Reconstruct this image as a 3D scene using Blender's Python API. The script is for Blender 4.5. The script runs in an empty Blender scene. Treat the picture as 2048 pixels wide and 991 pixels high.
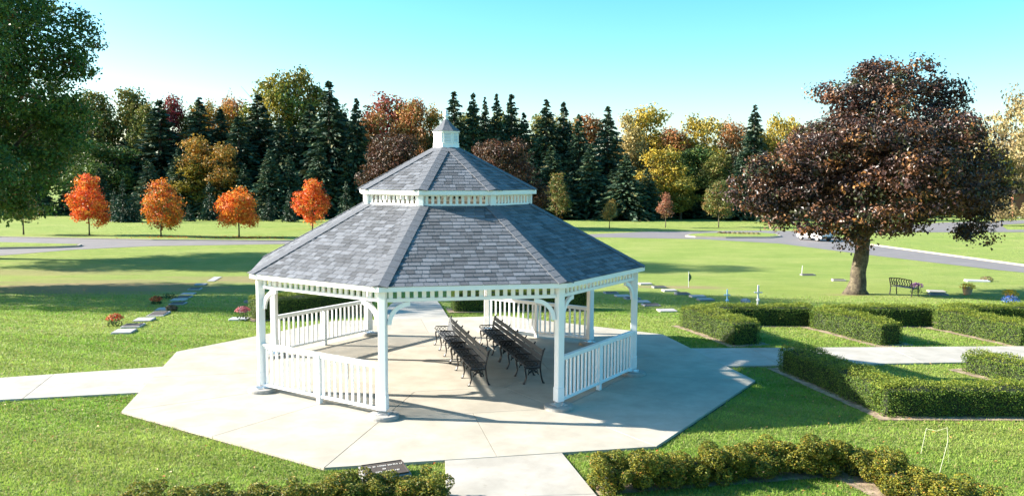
import bpy, bmesh, math, random
import numpy as np
from mathutils import Vector, Matrix

R = math.radians
scene = bpy.context.scene
COL = scene.collection

# ------------------------------------------------------------------ camera
cam_d = bpy.data.cameras.new("camera")
cam = bpy.data.objects.new("camera", cam_d)
COL.objects.link(cam)
cam_d.sensor_width = 36.0
cam_d.lens = 36.0 * 1658.5 / 2048.0
cam_d.clip_end = 3000.0
cam_d.clip_start = 0.1
CAM_H = 4.323
cam.matrix_world = (Matrix.Translation((0, 0, CAM_H)) @ Matrix.Rotation(R(90 - 5.027), 4, 'X')
                    @ Matrix.Rotation(R(0.299), 4, 'Z'))
scene.camera = cam

# ------------------------------------------------------------------ sky and sun
SUN_EL, SUN_AZ = 25.0, 174.5          # the sun stands to the left (degrees from +x, counter-clockwise)
world = bpy.data.worlds.new("World")
scene.world = world
world.use_nodes = True
wn = world.node_tree
wn.nodes.clear()
sky = wn.nodes.new('ShaderNodeTexSky')
sky.sky_type = 'NISHITA'
sky.sun_disc = False
sky.sun_elevation = R(SUN_EL)
sky.sun_rotation = R(90 - SUN_AZ)
sky.altitude = 200
sky.air_density = 1.0
sky.dust_density = 1.3
sky.ozone_density = 2.5
hs = wn.nodes.new('ShaderNodeHueSaturation')
hs.inputs['Hue'].default_value = 0.480
hs.inputs['Saturation'].default_value = 1.42
bg = wn.nodes.new('ShaderNodeBackground')
bg.inputs['Strength'].default_value = 0.090
wo = wn.nodes.new('ShaderNodeOutputWorld')
wn.links.new(sky.outputs[0], hs.inputs['Color'])
wn.links.new(hs.outputs[0], bg.inputs['Color'])
wn.links.new(bg.outputs[0], wo.inputs['Surface'])

sun_d = bpy.data.lights.new("sun", 'SUN')
sun_d.energy = 5.0
sun_d.angle = R(0.53)
sun_d.color = (1.0, 0.93, 0.82)
sun = bpy.data.objects.new("sun", sun_d)
COL.objects.link(sun)
sv = Vector((math.cos(R(SUN_EL)) * math.cos(R(SUN_AZ)), math.cos(R(SUN_EL)) * math.sin(R(SUN_AZ)), math.sin(R(SUN_EL))))
sun.rotation_euler = sv.to_track_quat('Z', 'Y').to_euler()
sun.location = (-40, 10, 40)

vs = scene.view_settings
vs.view_transform = 'Standard'
vs.look = 'None'
vs.exposure = 1.84
vs.gamma = 1.0
vs.use_curve_mapping = False
scene.render.engine = 'CYCLES'
scene.cycles.use_denoising = True
scene.cycles.max_bounces = 8
scene.cycles.diffuse_bounces = 4
scene.cycles.transparent_max_bounces = 8

# ------------------------------------------------------------------ helpers
BY = [-60, 23, 29, 36, 50, 80, 140, 400]
BZ = [0, 0, -.27, -.8, -1.25, -1.7, -2.4, -2.4]
def gz(y): return float(np.interp(y, BY, BZ))

def tag(o, label=None, cat=None, group=None, kind=None):
    if label: o['label'] = label
    if cat: o['category'] = cat
    if group: o['group'] = group
    if kind: o['kind'] = kind
    return o

def empty(name, loc=(0, 0, 0), rz=0.0):
    o = bpy.data.objects.new(name, None)
    o.location = loc
    o.rotation_euler = (0, 0, rz)
    o.empty_display_size = 0.2
    COL.objects.link(o)
    return o

def link(name, me, mat=None, parent=None, loc=(0, 0, 0), rot=(0, 0, 0), scale=(1, 1, 1)):
    o = bpy.data.objects.new(name, me)
    if mat is not None and not me.materials: me.materials.append(mat)
    o.location = loc; o.rotation_euler = rot; o.scale = scale
    o.parent = parent
    COL.objects.link(o)
    return o

def copy_tree(o, parent=None):
    c = o.copy(); COL.objects.link(c); c.parent = parent
    for ch in o.children: copy_tree(ch, c)
    return c

class MB:
    def __init__(s): s.v = []; s.f = []
    def add(s, vs, fs):
        n = len(s.v); s.v += [tuple(v) for v in vs]; s.f += [tuple(i + n for i in f) for f in fs]; return s
    def box(s, c, d, M=None):
        x, y, z = d[0] / 2, d[1] / 2, d[2] / 2
        vs = [Vector((c[0] + a * x, c[1] + b * y, c[2] + e * z)) for e in (-1, 1) for b in (-1, 1) for a in (-1, 1)]
        if M is not None: vs = [M @ v for v in vs]
        return s.add(vs, [(0, 2, 3, 1), (4, 5, 7, 6), (0, 1, 5, 4), (2, 6, 7, 3), (0, 4, 6, 2), (1, 3, 7, 5)])
    def prism(s, poly, z0, z1):
        n = len(poly)
        vs = [(x, y, z0) for x, y in poly] + [(x, y, z1) for x, y in poly]
        fs = [tuple(range(n - 1, -1, -1)), tuple(range(n, 2 * n))] + [(i, (i + 1) % n, n + (i + 1) % n, n + i) for i in range(n)]
        return s.add(vs, fs)
    def lathe(s, prof, n=16, c=(0, 0, 0)):
        vs = []; fs = []
        for r, z in prof:
            for i in range(n):
                a = 2 * math.pi * i / n; vs.append((c[0] + r * math.cos(a), c[1] + r * math.sin(a), c[2] + z))
        m = len(prof)
        for j in range(m - 1):
            for i in range(n): fs.append((j * n + i, j * n + (i + 1) % n, (j + 1) * n + (i + 1) % n, (j + 1) * n + i))
        fs.append(tuple(range(n - 1, -1, -1))); fs.append(tuple(range((m - 1) * n, m * n)))
        return s.add(vs, fs)
    def tube(s, pts, rad, n=6, flat=1.0):
        pts = [Vector(p) for p in pts]
        if not hasattr(rad, '__len__'): rad = [rad] * len(pts)
        vs = []; fs = []; ref = None
        for i, p in enumerate(pts):
            t = (pts[min(i + 1, len(pts) - 1)] - pts[max(i - 1, 0)]).normalized()
            if ref is None: ref = Vector((1, 0, 0)) if abs(t.x) < .8 else Vector((0, 1, 0))
            a = (ref - t * ref.dot(t)).normalized(); b = t.cross(a); ref = a
            for k in range(n):
                w = 2 * math.pi * k / n + math.pi / n
                vs.append(p + a * (math.cos(w) * rad[i] * flat) + b * (math.sin(w) * rad[i]))
        for i in range(len(pts) - 1):
            for k in range(n): fs.append((i * n + k, i * n + (k + 1) % n, (i + 1) * n + (k + 1) % n, (i + 1) * n + k))
        fs.append(tuple(range(n - 1, -1, -1))); fs.append(tuple(range((len(pts) - 1) * n, len(pts) * n)))
        return s.add(vs, fs)
    def mesh(s, name, mat=None, bevel=0.0, smooth=False):
        me = bpy.data.meshes.new(name); me.from_pydata(s.v, [], s.f)
        if bevel > 0:
            bm = bmesh.new(); bm.from_mesh(me)
            bmesh.ops.bevel(bm, geom=[e for e in bm.edges if len(e.link_faces) == 2 and e.calc_face_angle(0) > .6],
                            offset=bevel, segments=1, affect='EDGES', clamp_overlap=True)
            bm.to_mesh(me); bm.free()
        if smooth: me.polygons.foreach_set('use_smooth', [True] * len(me.polygons))
        if mat: me.materials.append(mat)
        me.update()
        return me
    def build(s, name, mat, parent=None, bevel=0.0, smooth=False, **kw):
        return link(name, s.mesh(name, mat, bevel, smooth), None, parent, **kw)

def np_mesh(name, V, F, mat, cols=None):
    V = np.asarray(V, np.float32); F = np.asarray(F, np.int32); k = F.shape[1]
    me = bpy.data.meshes.new(name)
    me.vertices.add(len(V)); me.vertices.foreach_set('co', V.ravel())
    me.loops.add(F.size); me.loops.foreach_set('vertex_index', F.ravel())
    me.polygons.add(len(F)); me.polygons.foreach_set('loop_start', np.arange(0, F.size, k, dtype=np.int32))
    me.update(calc_edges=True)
    if cols is not None:
        a = me.attributes.new('Col', 'FLOAT_COLOR', 'POINT')
        c = np.ones((len(V), 4), np.float32); c[:, :3] = cols
        a.data.foreach_set('color', c.ravel())
    sh = me.attributes.new('sharp_face', 'BOOLEAN', 'FACE'); sh.data.foreach_set('value', np.ones(len(F), bool))
    me.materials.append(mat)
    return me

def inpoly(P, poly):
    x, y = P[:, 0], P[:, 1]; r = np.zeros(len(P), bool); n = len(poly)
    for i in range(n):
        x0, y0 = poly[i]; x1, y1 = poly[(i + 1) % n]
        if y0 == y1: continue
        c = ((y0 > y) != (y1 > y)) & (x < (x1 - x0) * (y - y0) / (y1 - y0) + x0)
        r ^= c
    return r

def ground_poly(name, poly, dz, mat, parent=None, thick=0.0, ybreaks=True):
    """polygon laid on the ground, cut where the slope changes"""
    bm = bmesh.new()
    f = bm.faces.new([bm.verts.new((x, y, 0)) for x, y in poly])
    if f.normal.z < 0 or True:
        f.normal_update()
        if f.normal.z < 0: f.normal_flip()
    for yb in BY[1:-1]:
        bmesh.ops.bisect_plane(bm, geom=bm.verts[:] + bm.edges[:] + bm.faces[:], plane_co=(0, yb, 0), plane_no=(0, 1, 0))
    if thick > 0:
        r = bmesh.ops.extrude_face_region(bm, geom=bm.faces[:])
        top = [v for v in r['geom'] if isinstance(v, bmesh.types.BMVert)]
        for v in bm.verts: v.co.z = gz(v.co.y) + dz - thick
        for v in top: v.co.z += thick
        bmesh.ops.recalc_face_normals(bm, faces=bm.faces[:])
    else:
        for v in bm.verts: v.co.z = gz(v.co.y) + dz
    me = bpy.data.meshes.new(name); bm.to_mesh(me); bm.free()
    return link(name, me, mat, parent)

# ------------------------------------------------------------------ materials
def mat(name, color=(.5, .5, .5), rough=.6, metal=0.0, noise=0.0, nscale=8.0, bump=0.0, bscale=60.0, spec=.5, attr=False,
        transl=0.0, rnd=0.0, coords='Object', c2=None, tint=None):
    m = bpy.data.materials.new(name); m.use_nodes = True
    nt = m.node_tree; b = nt.nodes['Principled BSDF']; L = nt.links
    b.inputs['Roughness'].default_value = rough
    b.inputs['Metallic'].default_value = metal
    b.inputs['Specular IOR Level'].default_value = spec
    rgb = nt.nodes.new('ShaderNodeRGB'); rgb.outputs[0].default_value = (*color, 1)
    out = rgb.outputs[0]
    if attr:
        a = nt.nodes.new('ShaderNodeAttribute'); a.attribute_name = 'Col'; out = a.outputs['Color']
    tc = nt.nodes.new('ShaderNodeTexCoord')
    if noise > 0 or c2 is not None:
        n = nt.nodes.new('ShaderNodeTexNoise'); n.inputs['Scale'].default_value = nscale
        n.inputs['Detail'].default_value = 6; n.inputs['Roughness'].default_value = .65
        L.new(tc.outputs[coords], n.inputs['Vector'])
        if c2 is not None:
            rp = nt.nodes.new('ShaderNodeValToRGB'); rp.color_ramp.elements[0].position = .38; rp.color_ramp.elements[1].position = .66
            L.new(n.outputs['Fac'], rp.inputs['Fac'])
            mx = nt.nodes.new('ShaderNodeMix'); mx.data_type = 'RGBA'
            L.new(rp.outputs['Color'], mx.inputs['Factor']); L.new(out, mx.inputs['A']); mx.inputs['B'].default_value = (*c2, 1)
            out = mx.outputs['Result']
        if noise > 0:
            mr = nt.nodes.new('ShaderNodeMapRange'); mr.inputs['From Min'].default_value = .3; mr.inputs['From Max'].default_value = .7
            mr.inputs['To Min'].default_value = 1 - noise; mr.inputs['To Max'].default_value = 1 + noise
            L.new(n.outputs['Fac'], mr.inputs['Value'])
            mm = nt.nodes.new('ShaderNodeVectorMath'); mm.operation = 'SCALE'
            L.new(out, mm.inputs[0]); L.new(mr.outputs[0], mm.inputs['Scale']); out = mm.outputs[0]
    if rnd > 0:
        oi = nt.nodes.new('ShaderNodeObjectInfo'); mr = nt.nodes.new('ShaderNodeMapRange')
        mr.inputs['To Min'].default_value = 1 - rnd; mr.inputs['To Max'].default_value = 1 + rnd
        L.new(oi.outputs['Random'], mr.inputs['Value'])
        mm = nt.nodes.new('ShaderNodeVectorMath'); mm.operation = 'SCALE'
        L.new(out, mm.inputs[0]); L.new(mr.outputs[0], mm.inputs['Scale']); out = mm.outputs[0]
    L.new(out, b.inputs['Base Color'])
    if bump > 0:
        n = nt.nodes.new('ShaderNodeTexNoise'); n.inputs['Scale'].default_value = bscale; n.inputs['Detail'].default_value = 4
        L.new(tc.outputs[coords], n.inputs['Vector'])
        bp = nt.nodes.new('ShaderNodeBump'); bp.inputs['Strength'].default_value = bump; bp.inputs['Distance'].default_value = .02
        L.new(n.outputs['Fac'], bp.inputs['Height']); L.new(bp.outputs[0], b.inputs['Normal'])
    if transl > 0:
        t = nt.nodes.new('ShaderNodeBsdfTranslucent'); ms = nt.nodes.new('ShaderNodeMixShader'); ms.inputs[0].default_value = transl
        L.new(out, t.inputs['Color']); L.new(b.outputs[0], ms.inputs[1]); L.new(t.outputs[0], ms.inputs[2])
        L.new(ms.outputs[0], nt.nodes['Material Output'].inputs['Surface'])
    return m

M_WHITE = mat('white_vinyl', (.80, .80, .79), .38, noise=.035, nscale=3, spec=.5)
M_CONC = mat('pale_concrete', (.36, .325, .262), .85, noise=.10, nscale=1.3, bump=.15, bscale=90, c2=(.40, .362, .296), rnd=.05)
M_CONC2 = mat('path_concrete', (.345, .318, .272), .85, noise=.12, nscale=1.6, bump=.15, bscale=90, c2=(.38, .35, .305), rnd=.05)
M_JOINT = mat('joint_grout', (.16, .145, .12), .95)
M_FOOT = mat('footing_concrete', (.33, .31, .28), .9, noise=.2, nscale=9, bump=.3, bscale=60)
M_SHING_O = mat('shingle_single', (.116, .123, .138), .9, rnd=.42, noise=.2, nscale=30, bump=.4, bscale=160)
M_SHING_A = mat('shingle_mass', (.2, .2, .2), .9, attr=True, noise=.12, nscale=30, bump=.4, bscale=160)
M_CAP = mat('hip_cap_shingle', (.116, .123, .138), .9, noise=.18, nscale=25, bump=.4, bscale=160)
M_DECK = mat('roof_deck', (.30, .27, .23), .8, noise=.1, nscale=5)
M_STEEL = mat('galvanised_bracket', (.55, .55, .56), .35, metal=.9)
M_IRON = mat('black_cast_iron', (.012, .012, .014), .42, spec=.5)
M_SLAT = mat('grey_bench_slat', (.075, .08, .088), .6, noise=.2, nscale=14, rnd=.12)
M_ASPH = mat('asphalt', (.165, .15, .148), .9, noise=.12, nscale=.6, bump=.2, bscale=80)
M_KERB = mat('kerb_concrete', (.36, .32, .25), .85, noise=.12, nscale=2)
M_SOIL = mat('bare_soil', (.24, .17, .11), .95, noise=.35, nscale=5, bump=.5, bscale=30, c2=(.33, .25, .17))
M_EDGE = mat('edge_soil', (.035, .028, .018), .95, noise=.3, nscale=12)
M_BARK = mat('bark', (.066, .050, .034), .95, noise=.45, nscale=6, bump=1.0, bscale=14, c2=(.11, .09, .055))
M_BARK_D = mat('dark_bark', (.06, .045, .035), .95, noise=.3, nscale=6)
M_LEAF = mat('foliage', attr=True, rough=.5, transl=.28, spec=.35)
M_LEAFR = mat('foliage_varied', attr=True, rough=.55, transl=.25, spec=.3, rnd=.16)
M_NEEDLE = mat('needles', attr=True, rough=.6, transl=.08, spec=.25, rnd=.2)
M_LEAF2 = mat('purple_leaves', attr=True, rough=.42, transl=.2, spec=.5)
M_GLOSS = mat('glossy_leaves', attr=True, rough=.55, transl=.24, spec=.3)
M_CORE = mat('twig_mass', (.018, .026, .010), .95)
M_GRASSB = mat('grass_blades', attr=True, rough=.55, transl=.42, spec=.25)

def stain(m, scale, lo, hi, color, amt, stretch=(1, 1, 1)):
    nt = m.node_tree; L = nt.links; b = nt.nodes['Principled BSDF']; src = b.inputs['Base Color'].links[0].from_socket
    g = nt.nodes.new('ShaderNodeNewGeometry'); mp = nt.nodes.new('ShaderNodeMapping'); mp.inputs['Scale'].default_value = stretch
    n = nt.nodes.new('ShaderNodeTexNoise'); n.inputs['Scale'].default_value = scale; n.inputs['Detail'].default_value = 8; n.inputs['Roughness'].default_value = .7
    L.new(g.outputs['Position'], mp.inputs['Vector']); L.new(mp.outputs[0], n.inputs['Vector'])
    r = nt.nodes.new('ShaderNodeMapRange'); r.inputs['From Min'].default_value = lo; r.inputs['From Max'].default_value = hi; r.inputs['To Max'].default_value = amt
    L.new(n.outputs['Fac'], r.inputs['Value'])
    x = nt.nodes.new('ShaderNodeMix'); x.data_type = 'RGBA'; L.new(r.outputs[0], x.inputs['Factor']); L.new(src, x.inputs['A']); x.inputs['B'].default_value = (*color, 1)
    L.new(x.outputs['Result'], b.inputs['Base Color'])
for m_ in (M_CONC, M_CONC2):
    stain(m_, .9, .56, .74, (.30, .26, .20), .45, (1, .7, 1)); stain(m_, 7.0, .64, .72, (.20, .17, .13), .35); stain(m_, 60, .62, .75, (.25, .22, .18), .35)
stain(M_ASPH, .5, .5, .7, (.13, .125, .125), .6, (1, .4, 1))
stain(M_WHITE, 2.2, .56, .75, (.62, .60, .54), .35, (1, 1, .35))
def ground_material():
    m = bpy.data.materials.new('lawn'); m.use_nodes = True; nt = m.node_tree; L = nt.links
    b = nt.nodes['Principled BSDF']; b.inputs['Roughness'].default_value = .9; b.inputs['Specular IOR Level'].default_value = .1
    g = nt.nodes.new('ShaderNodeNewGeometry')
    def noise(scale, detail=5, vec=None, rough=.6):
        n = nt.nodes.new('ShaderNodeTexNoise'); n.inputs['Scale'].default_value = scale; n.inputs['Detail'].default_value = detail
        n.inputs['Roughness'].default_value = rough; L.new(vec or g.outputs['Position'], n.inputs['Vector']); return n.outputs['Fac']
    def ramp(f, stops):
        r = nt.nodes.new('ShaderNodeValToRGB'); e = r.color_ramp.elements
        e[0].position, e[0].color = stops[0][0], (*stops[0][1], 1); e[1].position, e[1].color = stops[-1][0], (*stops[-1][1], 1)
        for p, c in stops[1:-1]:
            k = e.new(p); k.color = (*c, 1)
        L.new(f, r.inputs['Fac']); return r.outputs['Color']
    def mix(f, a, c):
        x = nt.nodes.new('ShaderNodeMix'); x.data_type = 'RGBA'
        for s, v in (('Factor', f), ('A', a), ('B', c)):
            if isinstance(v, (int, float)): x.inputs[s].default_value = v
            elif isinstance(v, tuple): x.inputs[s].default_value = (*v, 1)
            else: L.new(v, x.inputs[s])
        return x.outputs['Result']
    st = nt.nodes.new('ShaderNodeMapping'); st.inputs['Scale'].default_value = (.35, 1.6, 1); L.new(g.outputs['Position'], st.inputs['Vector'])
    c1 = ramp(noise(.22, 6), [(.30, (.17, .245, .050)), (.5, (.235, .29, .072)), (.70, (.32, .325, .115))])
    c2 = ramp(noise(1.1, 6, st.outputs[0]), [(.3, (.16, .24, .048)), (.55, (.245, .30, .078)), (.75, (.35, .33, .13))])
    base = mix(.5, c1, c2)
    mid_ = ramp(noise(4.5, 5, st.outputs[0], .7), [(.3, (.80, .82, .8)), (.7, (1.18, 1.16, 1.15))])
    mu0 = nt.nodes.new('ShaderNodeMix'); mu0.data_type = 'RGBA'; mu0.blend_type = 'MULTIPLY'; mu0.inputs['Factor'].default_value = .9
    L.new(base, mu0.inputs['A']); L.new(mid_, mu0.inputs['B']); base = mu0.outputs['Result']
    fine = ramp(noise(26, 4, None, .75), [(.25, (.55, .55, .55)), (.7, (1.3, 1.3, 1.3))])
    mu = nt.nodes.new('ShaderNodeMix'); mu.data_type = 'RGBA'; mu.blend_type = 'MULTIPLY'; mu.inputs['Factor'].default_value = .8
    L.new(base, mu.inputs['A']); L.new(fine, mu.inputs['B']); base = mu.outputs['Result']
    # worn dry patches: by the left grave row and by the far right graves
    def patch(cx, cy, sx, sy, k):
        mp = nt.nodes.new('ShaderNodeMapping'); mp.inputs['Location'].default_value = (-cx / sx, -cy / sy, 0); mp.inputs['Scale'].default_value = (1 / sx, 1 / sy, 0)
        L.new(g.outputs['Position'], mp.inputs['Vector'])
        ln = nt.nodes.new('ShaderNodeVectorMath'); ln.operation = 'LENGTH'; L.new(mp.outputs[0], ln.inputs[0])
        ns = noise(.8, 6, st.outputs[0])
        ad = nt.nodes.new('ShaderNodeMath'); ad.operation = 'MULTIPLY_ADD'; L.new(ns, ad.inputs[0]); ad.inputs[1].default_value = 1.6; L.new(ln.outputs['Value'], ad.inputs[2])
        mr = nt.nodes.new('ShaderNodeMapRange'); mr.inputs['From Min'].default_value = 1.15; mr.inputs['From Max'].default_value = 1.75
        mr.inputs['To Min'].default_value = k; mr.inputs['To Max'].default_value = 0; L.new(ad.outputs[0], mr.inputs['Value']); return mr.outputs[0]
    for cx, cy, sx, sy, k in ((-19, 37, 9, 5, .85), (-13, 41.5, 6, 2.2, .8), (8.0, 38.5, 3.2, 1.2, .8), (14.6, 35.6, 1.6, .9, .7), (-27, 45, 10, 3, .5)):
        base = mix(patch(cx, cy, sx, sy, k), base, (.27, .205, .115))
    L.new(base, b.inputs['Base Color'])
    bp = nt.nodes.new('ShaderNodeBump'); bp.inputs['Strength'].default_value = .9; bp.inputs['Distance'].default_value = .05
    L.new(noise(38, 3, None, .7), bp.inputs['Height']); L.new(bp.outputs[0], b.inputs['Normal'])
    return m
M_LAWN = ground_material()

# ------------------------------------------------------------------ ground
xs = [-600, -120, -60, -30, -15, 0, 15, 30, 60, 120, 600]
ys = [-60, 0, 12, 23, 26, 29, 32, 36, 43, 50, 65, 80, 110, 140, 220, 400, 900]
V = [(x, y, gz(y)) for y in ys for x in xs]
nx = len(xs)
F = [(j * nx + i, j * nx + i + 1, (j + 1) * nx + i + 1, (j + 1) * nx + i) for j in range(len(ys) - 1) for i in range(nx - 1)]
me = bpy.data.meshes.new('ground'); me.from_pydata(V, [], F)
tag(link('ground', me, M_LAWN), kind='structure')

# ------------------------------------------------------------------ concrete pad with its slabs
GX, GY, TH = -1.464, 18.405, R(214.138)
RP, RE, ZE, RU, ZU, RPAD = 4.168, 4.366, 2.398, 2.012, 4.01, 6.726
def oc(k, r): a = TH + k * math.pi / 4; return (GX + r * math.cos(a), GY + r * math.sin(a))
PADZ = 0.05
pad_poly = [oc(k, RPAD) for k in range(8)]
def inset(poly, d):
    c = Vector((sum(p[0] for p in poly) / len(poly), sum(p[1] for p in poly) / len(poly)))
    n = len(poly); out = []
    for i in range(n):
        a, b, e = Vector(poly[i - 1]), Vector(poly[i]), Vector(poly[(i + 1) % n])
        def line(p, q):
            t = (q - p).normalized(); nn = Vector((-t.y, t.x))
            if (c - p).dot(nn) < 0: nn = -nn
            return p + nn * d, t
        p1, t1 = line(a, b); p2, t2 = line(b, e)
        den = t1.x * t2.y - t1.y * t2.x
        if abs(den) < 1e-6: out.append(tuple(b)); continue
        w = p2 - p1; s = (w.x * t2.y - w.y * t2.x) / den
        q = p1 + t1 * s; out.append((q.x, q.y))
    return out
pav = MB().prism([oc(k, RPAD - .03) for k in range(8)], -.05, PADZ - .012).build('pavement', M_JOINT); tag(pav, kind='structure')
def slab(poly, parent, m=M_CONC, z0=0.0, z1=PADZ, gap=.005):
    p = inset(poly, gap)
    MB().prism(p, z0, z1).build('slab', m, parent, bevel=.002)
RIN = 2.35
slab([oc(k, RIN) for k in range(8)], pav)
for k in range(8):
    slab([oc(k, RIN), oc(k, RP), oc(k + 1, RP), oc(k + 1, RIN)], pav)
    def mid(r): a, b = oc(k, r), oc(k + 1, r); return ((a[0] + b[0]) / 2, (a[1] + b[1]) / 2)
    slab([oc(k, RP), oc(k, RPAD), mid(RPAD), mid(RP)], pav)
    slab([mid(RP), mid(RPAD), oc(k + 1, RPAD), oc(k + 1, RP)], pav)
# soil edge round the pad, where the turf is cut back
ed = MB()
for k in range(8):
    a, b, c_, d = oc(k, RPAD - .02), oc(k + 1, RPAD - .02), oc(k + 1, RPAD + .028), oc(k, RPAD + .028)
    ed.add([(p[0], p[1], .006) for p in (a, d, c_, b)], [(0, 1, 2, 3)])
tag(ed.build('cut_turf_edge', M_EDGE), kind='structure')

def path(name, quads, m=M_CONC2, z=.042):
    """a path of slabs; quads are consecutive slab outlines"""
    base = MB()
    for q in quads: base.prism(inset(q, .02), -.05, z - .012)
    o = base.build(name, M_JOINT); tag(o, kind='structure')
    for q in quads: slab(q, o, m, 0, z)
    return o
def strip(l, r, n):
    """split the strip between polylines l (2 pts) and r (2 pts) into n slabs"""
    out = []
    L0, L1, R0, R1 = map(Vector, (l[0], l[1], r[0], r[1]))
    for i in range(n):
        a, b = i / n, (i + 1) / n
        out.append([tuple(L0.lerp(L1, a)), tuple(R0.lerp(R1, a)), tuple(R0.lerp(R1, b)), tuple(L0.lerp(L1, b))])
    return out
path('path_left', strip([(-7.3, 18.32), (-17.2, 14.7)], [(-6.9, 16.04), (-16.5, 13.75)], 4))
path('path_front', strip([(-1.02, 12.4), (-.70, 9.0)], [(.75, 12.75), (1.55, 9.0)], 2))
path('path_right', strip([(4.2, 20.40), (16.6, 21.1)], [(4.4, 18.44), (16.4, 19.55)], 7))
pb = ground_poly('path_back', [(-4.1, 24.3), (-1.85, 24.7), (-2.78, 30.6), (-4.32, 30.6)], .03, M_JOINT); tag(pb, kind='structure')
for q in strip([(-4.1, 24.3), (-4.32, 30.6)], [(-1.85, 24.7), (-2.78, 30.6)], 4):
    ground_poly('slab', inset(q, .007), .042, M_CONC2, pb, thick=.03)
PATHS = [[(-7.86, 18.12), (-17.2, 14.7), (-16.5, 13.75), (-7.36, 15.93)], [(-.98, 12.05), (-.70, 9.0), (1.55, 9.0), (.84, 12.42)],
         [(4.62, 20.42), (16.6, 21.1), (16.4, 19.55), (5.02, 18.49)], [(-4.1, 24.3), (-1.85, 24.7), (-2.78, 30.6), (-4.32, 30.6)]]

# ------------------------------------------------------------------ roads
def road(name, poly, dz): return tag(ground_poly(name, poly, dz, M_ASPH), kind='structure')
road('road_main', [(-70, 40), (-34.9, 56.3), (-32.8, 61.9), (-28.9, 65.9), (-19.4, 69.0), (-6, 74.5), (8.6, 81.0), (17.9, 78.9), (23.65, 73.0),
                   (26.3, 60.7), (29.8, 48), (34, 34), (38, 22), (42, 22), (37.6, 36), (32.6, 52.5), (31.0, 71.6), (32.7, 80.1), (33.2, 90),
                   (32.7, 94), (28.3, 94.6), (15.2, 91.4), (8.6, 86.2), (-6, 79), (-20.3, 72.6), (-31.8, 73.0), (-46.9, 76), (-80, 80)], .012)
road('road_far', [(33.0, 90), (32.7, 94), (43.9, 97.5), (60, 99.5), (110, 98), (110, 92), (60, 94.5), (44, 92.5)], .020)
road('road_branch', [(43, 96.5), (50.2, 107.2), (61.5, 118.4), (79.7, 129), (130, 140), (130, 133), (80, 122.5), (66, 112), (59, 98.5)], .028)
def island(name, poly, label=None):
    k = ground_poly(name, poly, .13, M_KERB, thick=.16); tag(k, kind='structure')
    g = ground_poly('island_turf', inset(poly, .22), .15, M_LAWN, k)
    return k
island('traffic_island_left', [(-60, 66.5), (-42, 67.9), (-34.4, 66.1), (-33.9, 64.6), (-34.9, 63.4), (-38.5, 62.0), (-60, 53.5)])
island('traffic_island_right', [(17.3, 82.7), (18.2, 85.0), (20.2, 87.1), (26.5, 88.6), (27.6, 86), (27.0, 83), (25.3, 81.0), (20.8, 80.5), (18.0, 81.3)])
tag(ground_poly('kerb_right', [(31.05, 71.6), (32.62, 52.5), (37.62, 36), (42.0, 22), (42.2, 22.05), (37.82, 36.05), (32.82, 52.55), (31.25, 71.65)], .11, M_KERB, thick=.14), kind='structure')
tag(ground_poly('kerb_left', [(-31.8, 73.02), (-46.9, 76.02), (-80, 80.02), (-80, 80.3), (-46.9, 76.3), (-31.8, 73.3), (-20.3, 72.9), (-6, 79.3), (-6, 79.02), (-20.3, 72.62)], .09, M_KERB, thick=.12), kind='structure')

# ------------------------------------------------------------------ the gazebo
gaz = empty('gazebo', (GX, GY, PADZ), TH)
tag(gaz, 'white octagonal gazebo with grey shingled two-tier roof on the concrete pad', 'gazebo')
ZB = -PADZ
C22, S22, T22 = math.cos(R(22.5)), math.sin(R(22.5)), math.tan(R(22.5))
def lc(k, r, z=0): a = k * math.pi / 4; return Vector((r * math.cos(a), r * math.sin(a), z))
def side_loc(k, r, z=0):
    m = (k + .5) * math.pi / 4
    return (r * C22 * math.cos(m), r * C22 * math.sin(m), z), (0, 0, m + math.pi / 2)
SL = 2 * RP * S22
# posts, footings
post_me = MB().box((0, 0, 1.19), (.135, .135, 2.24)).mesh('post', M_WHITE, bevel=.008)
sleeve_me = MB().box((0, 0, .20), (.152, .152, .26)).mesh('base_sleeve', M_WHITE, bevel=.006)
plate_me = MB().box((0, 0, .006), (.24, .24, .012)).box((.10, 0, .02), (.03, .03, .02)).box((-.10, 0, .02), (.03, .03, .02)).box((0, .10, .02), (.03, .03, .02)).box((0, -.10, .02), (.03, .03, .02)).mesh('base_plate', M_STEEL)
foot_me = MB().lathe([(.275, 0), (.275, .05), (.26, .07), (.02, .072)], 28).mesh('footing', M_FOOT)
br = MB()
pr = []
for i in range(11):
    a = math.pi / 2 * i / 10
    pr.append((.40 - .40 * math.cos(a), .40 * math.sin(a)))
for i in range(10):
    (x0, z0), (x1, z1) = pr[i], pr[i + 1]
    def off(x, z, d): 
        v = Vector((.40 - x, 0 - z)); v.normalize(); return (x + v.x * d, z + v.y * d)
    q = [off(x0, z0, 0), off(x1, z1, 0), off(x1, z1, .075), off(x0, z0, .075)]
    vs_ = [(x, -.028, z) for x, z in q] + [(x, .028, z) for x, z in q]
    br.add(vs_, [(0, 1, 2, 3), (7, 6, 5, 4), (0, 4, 5, 1), (2, 6, 7, 3)] + ([(0, 3, 7, 4)] if i == 0 else []) + ([(1, 5, 6, 2)] if i == 9 else []))
brace_me = br.mesh('brace', M_WHITE)
FZ0 = 2.055                                             # underside of the frieze
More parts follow.
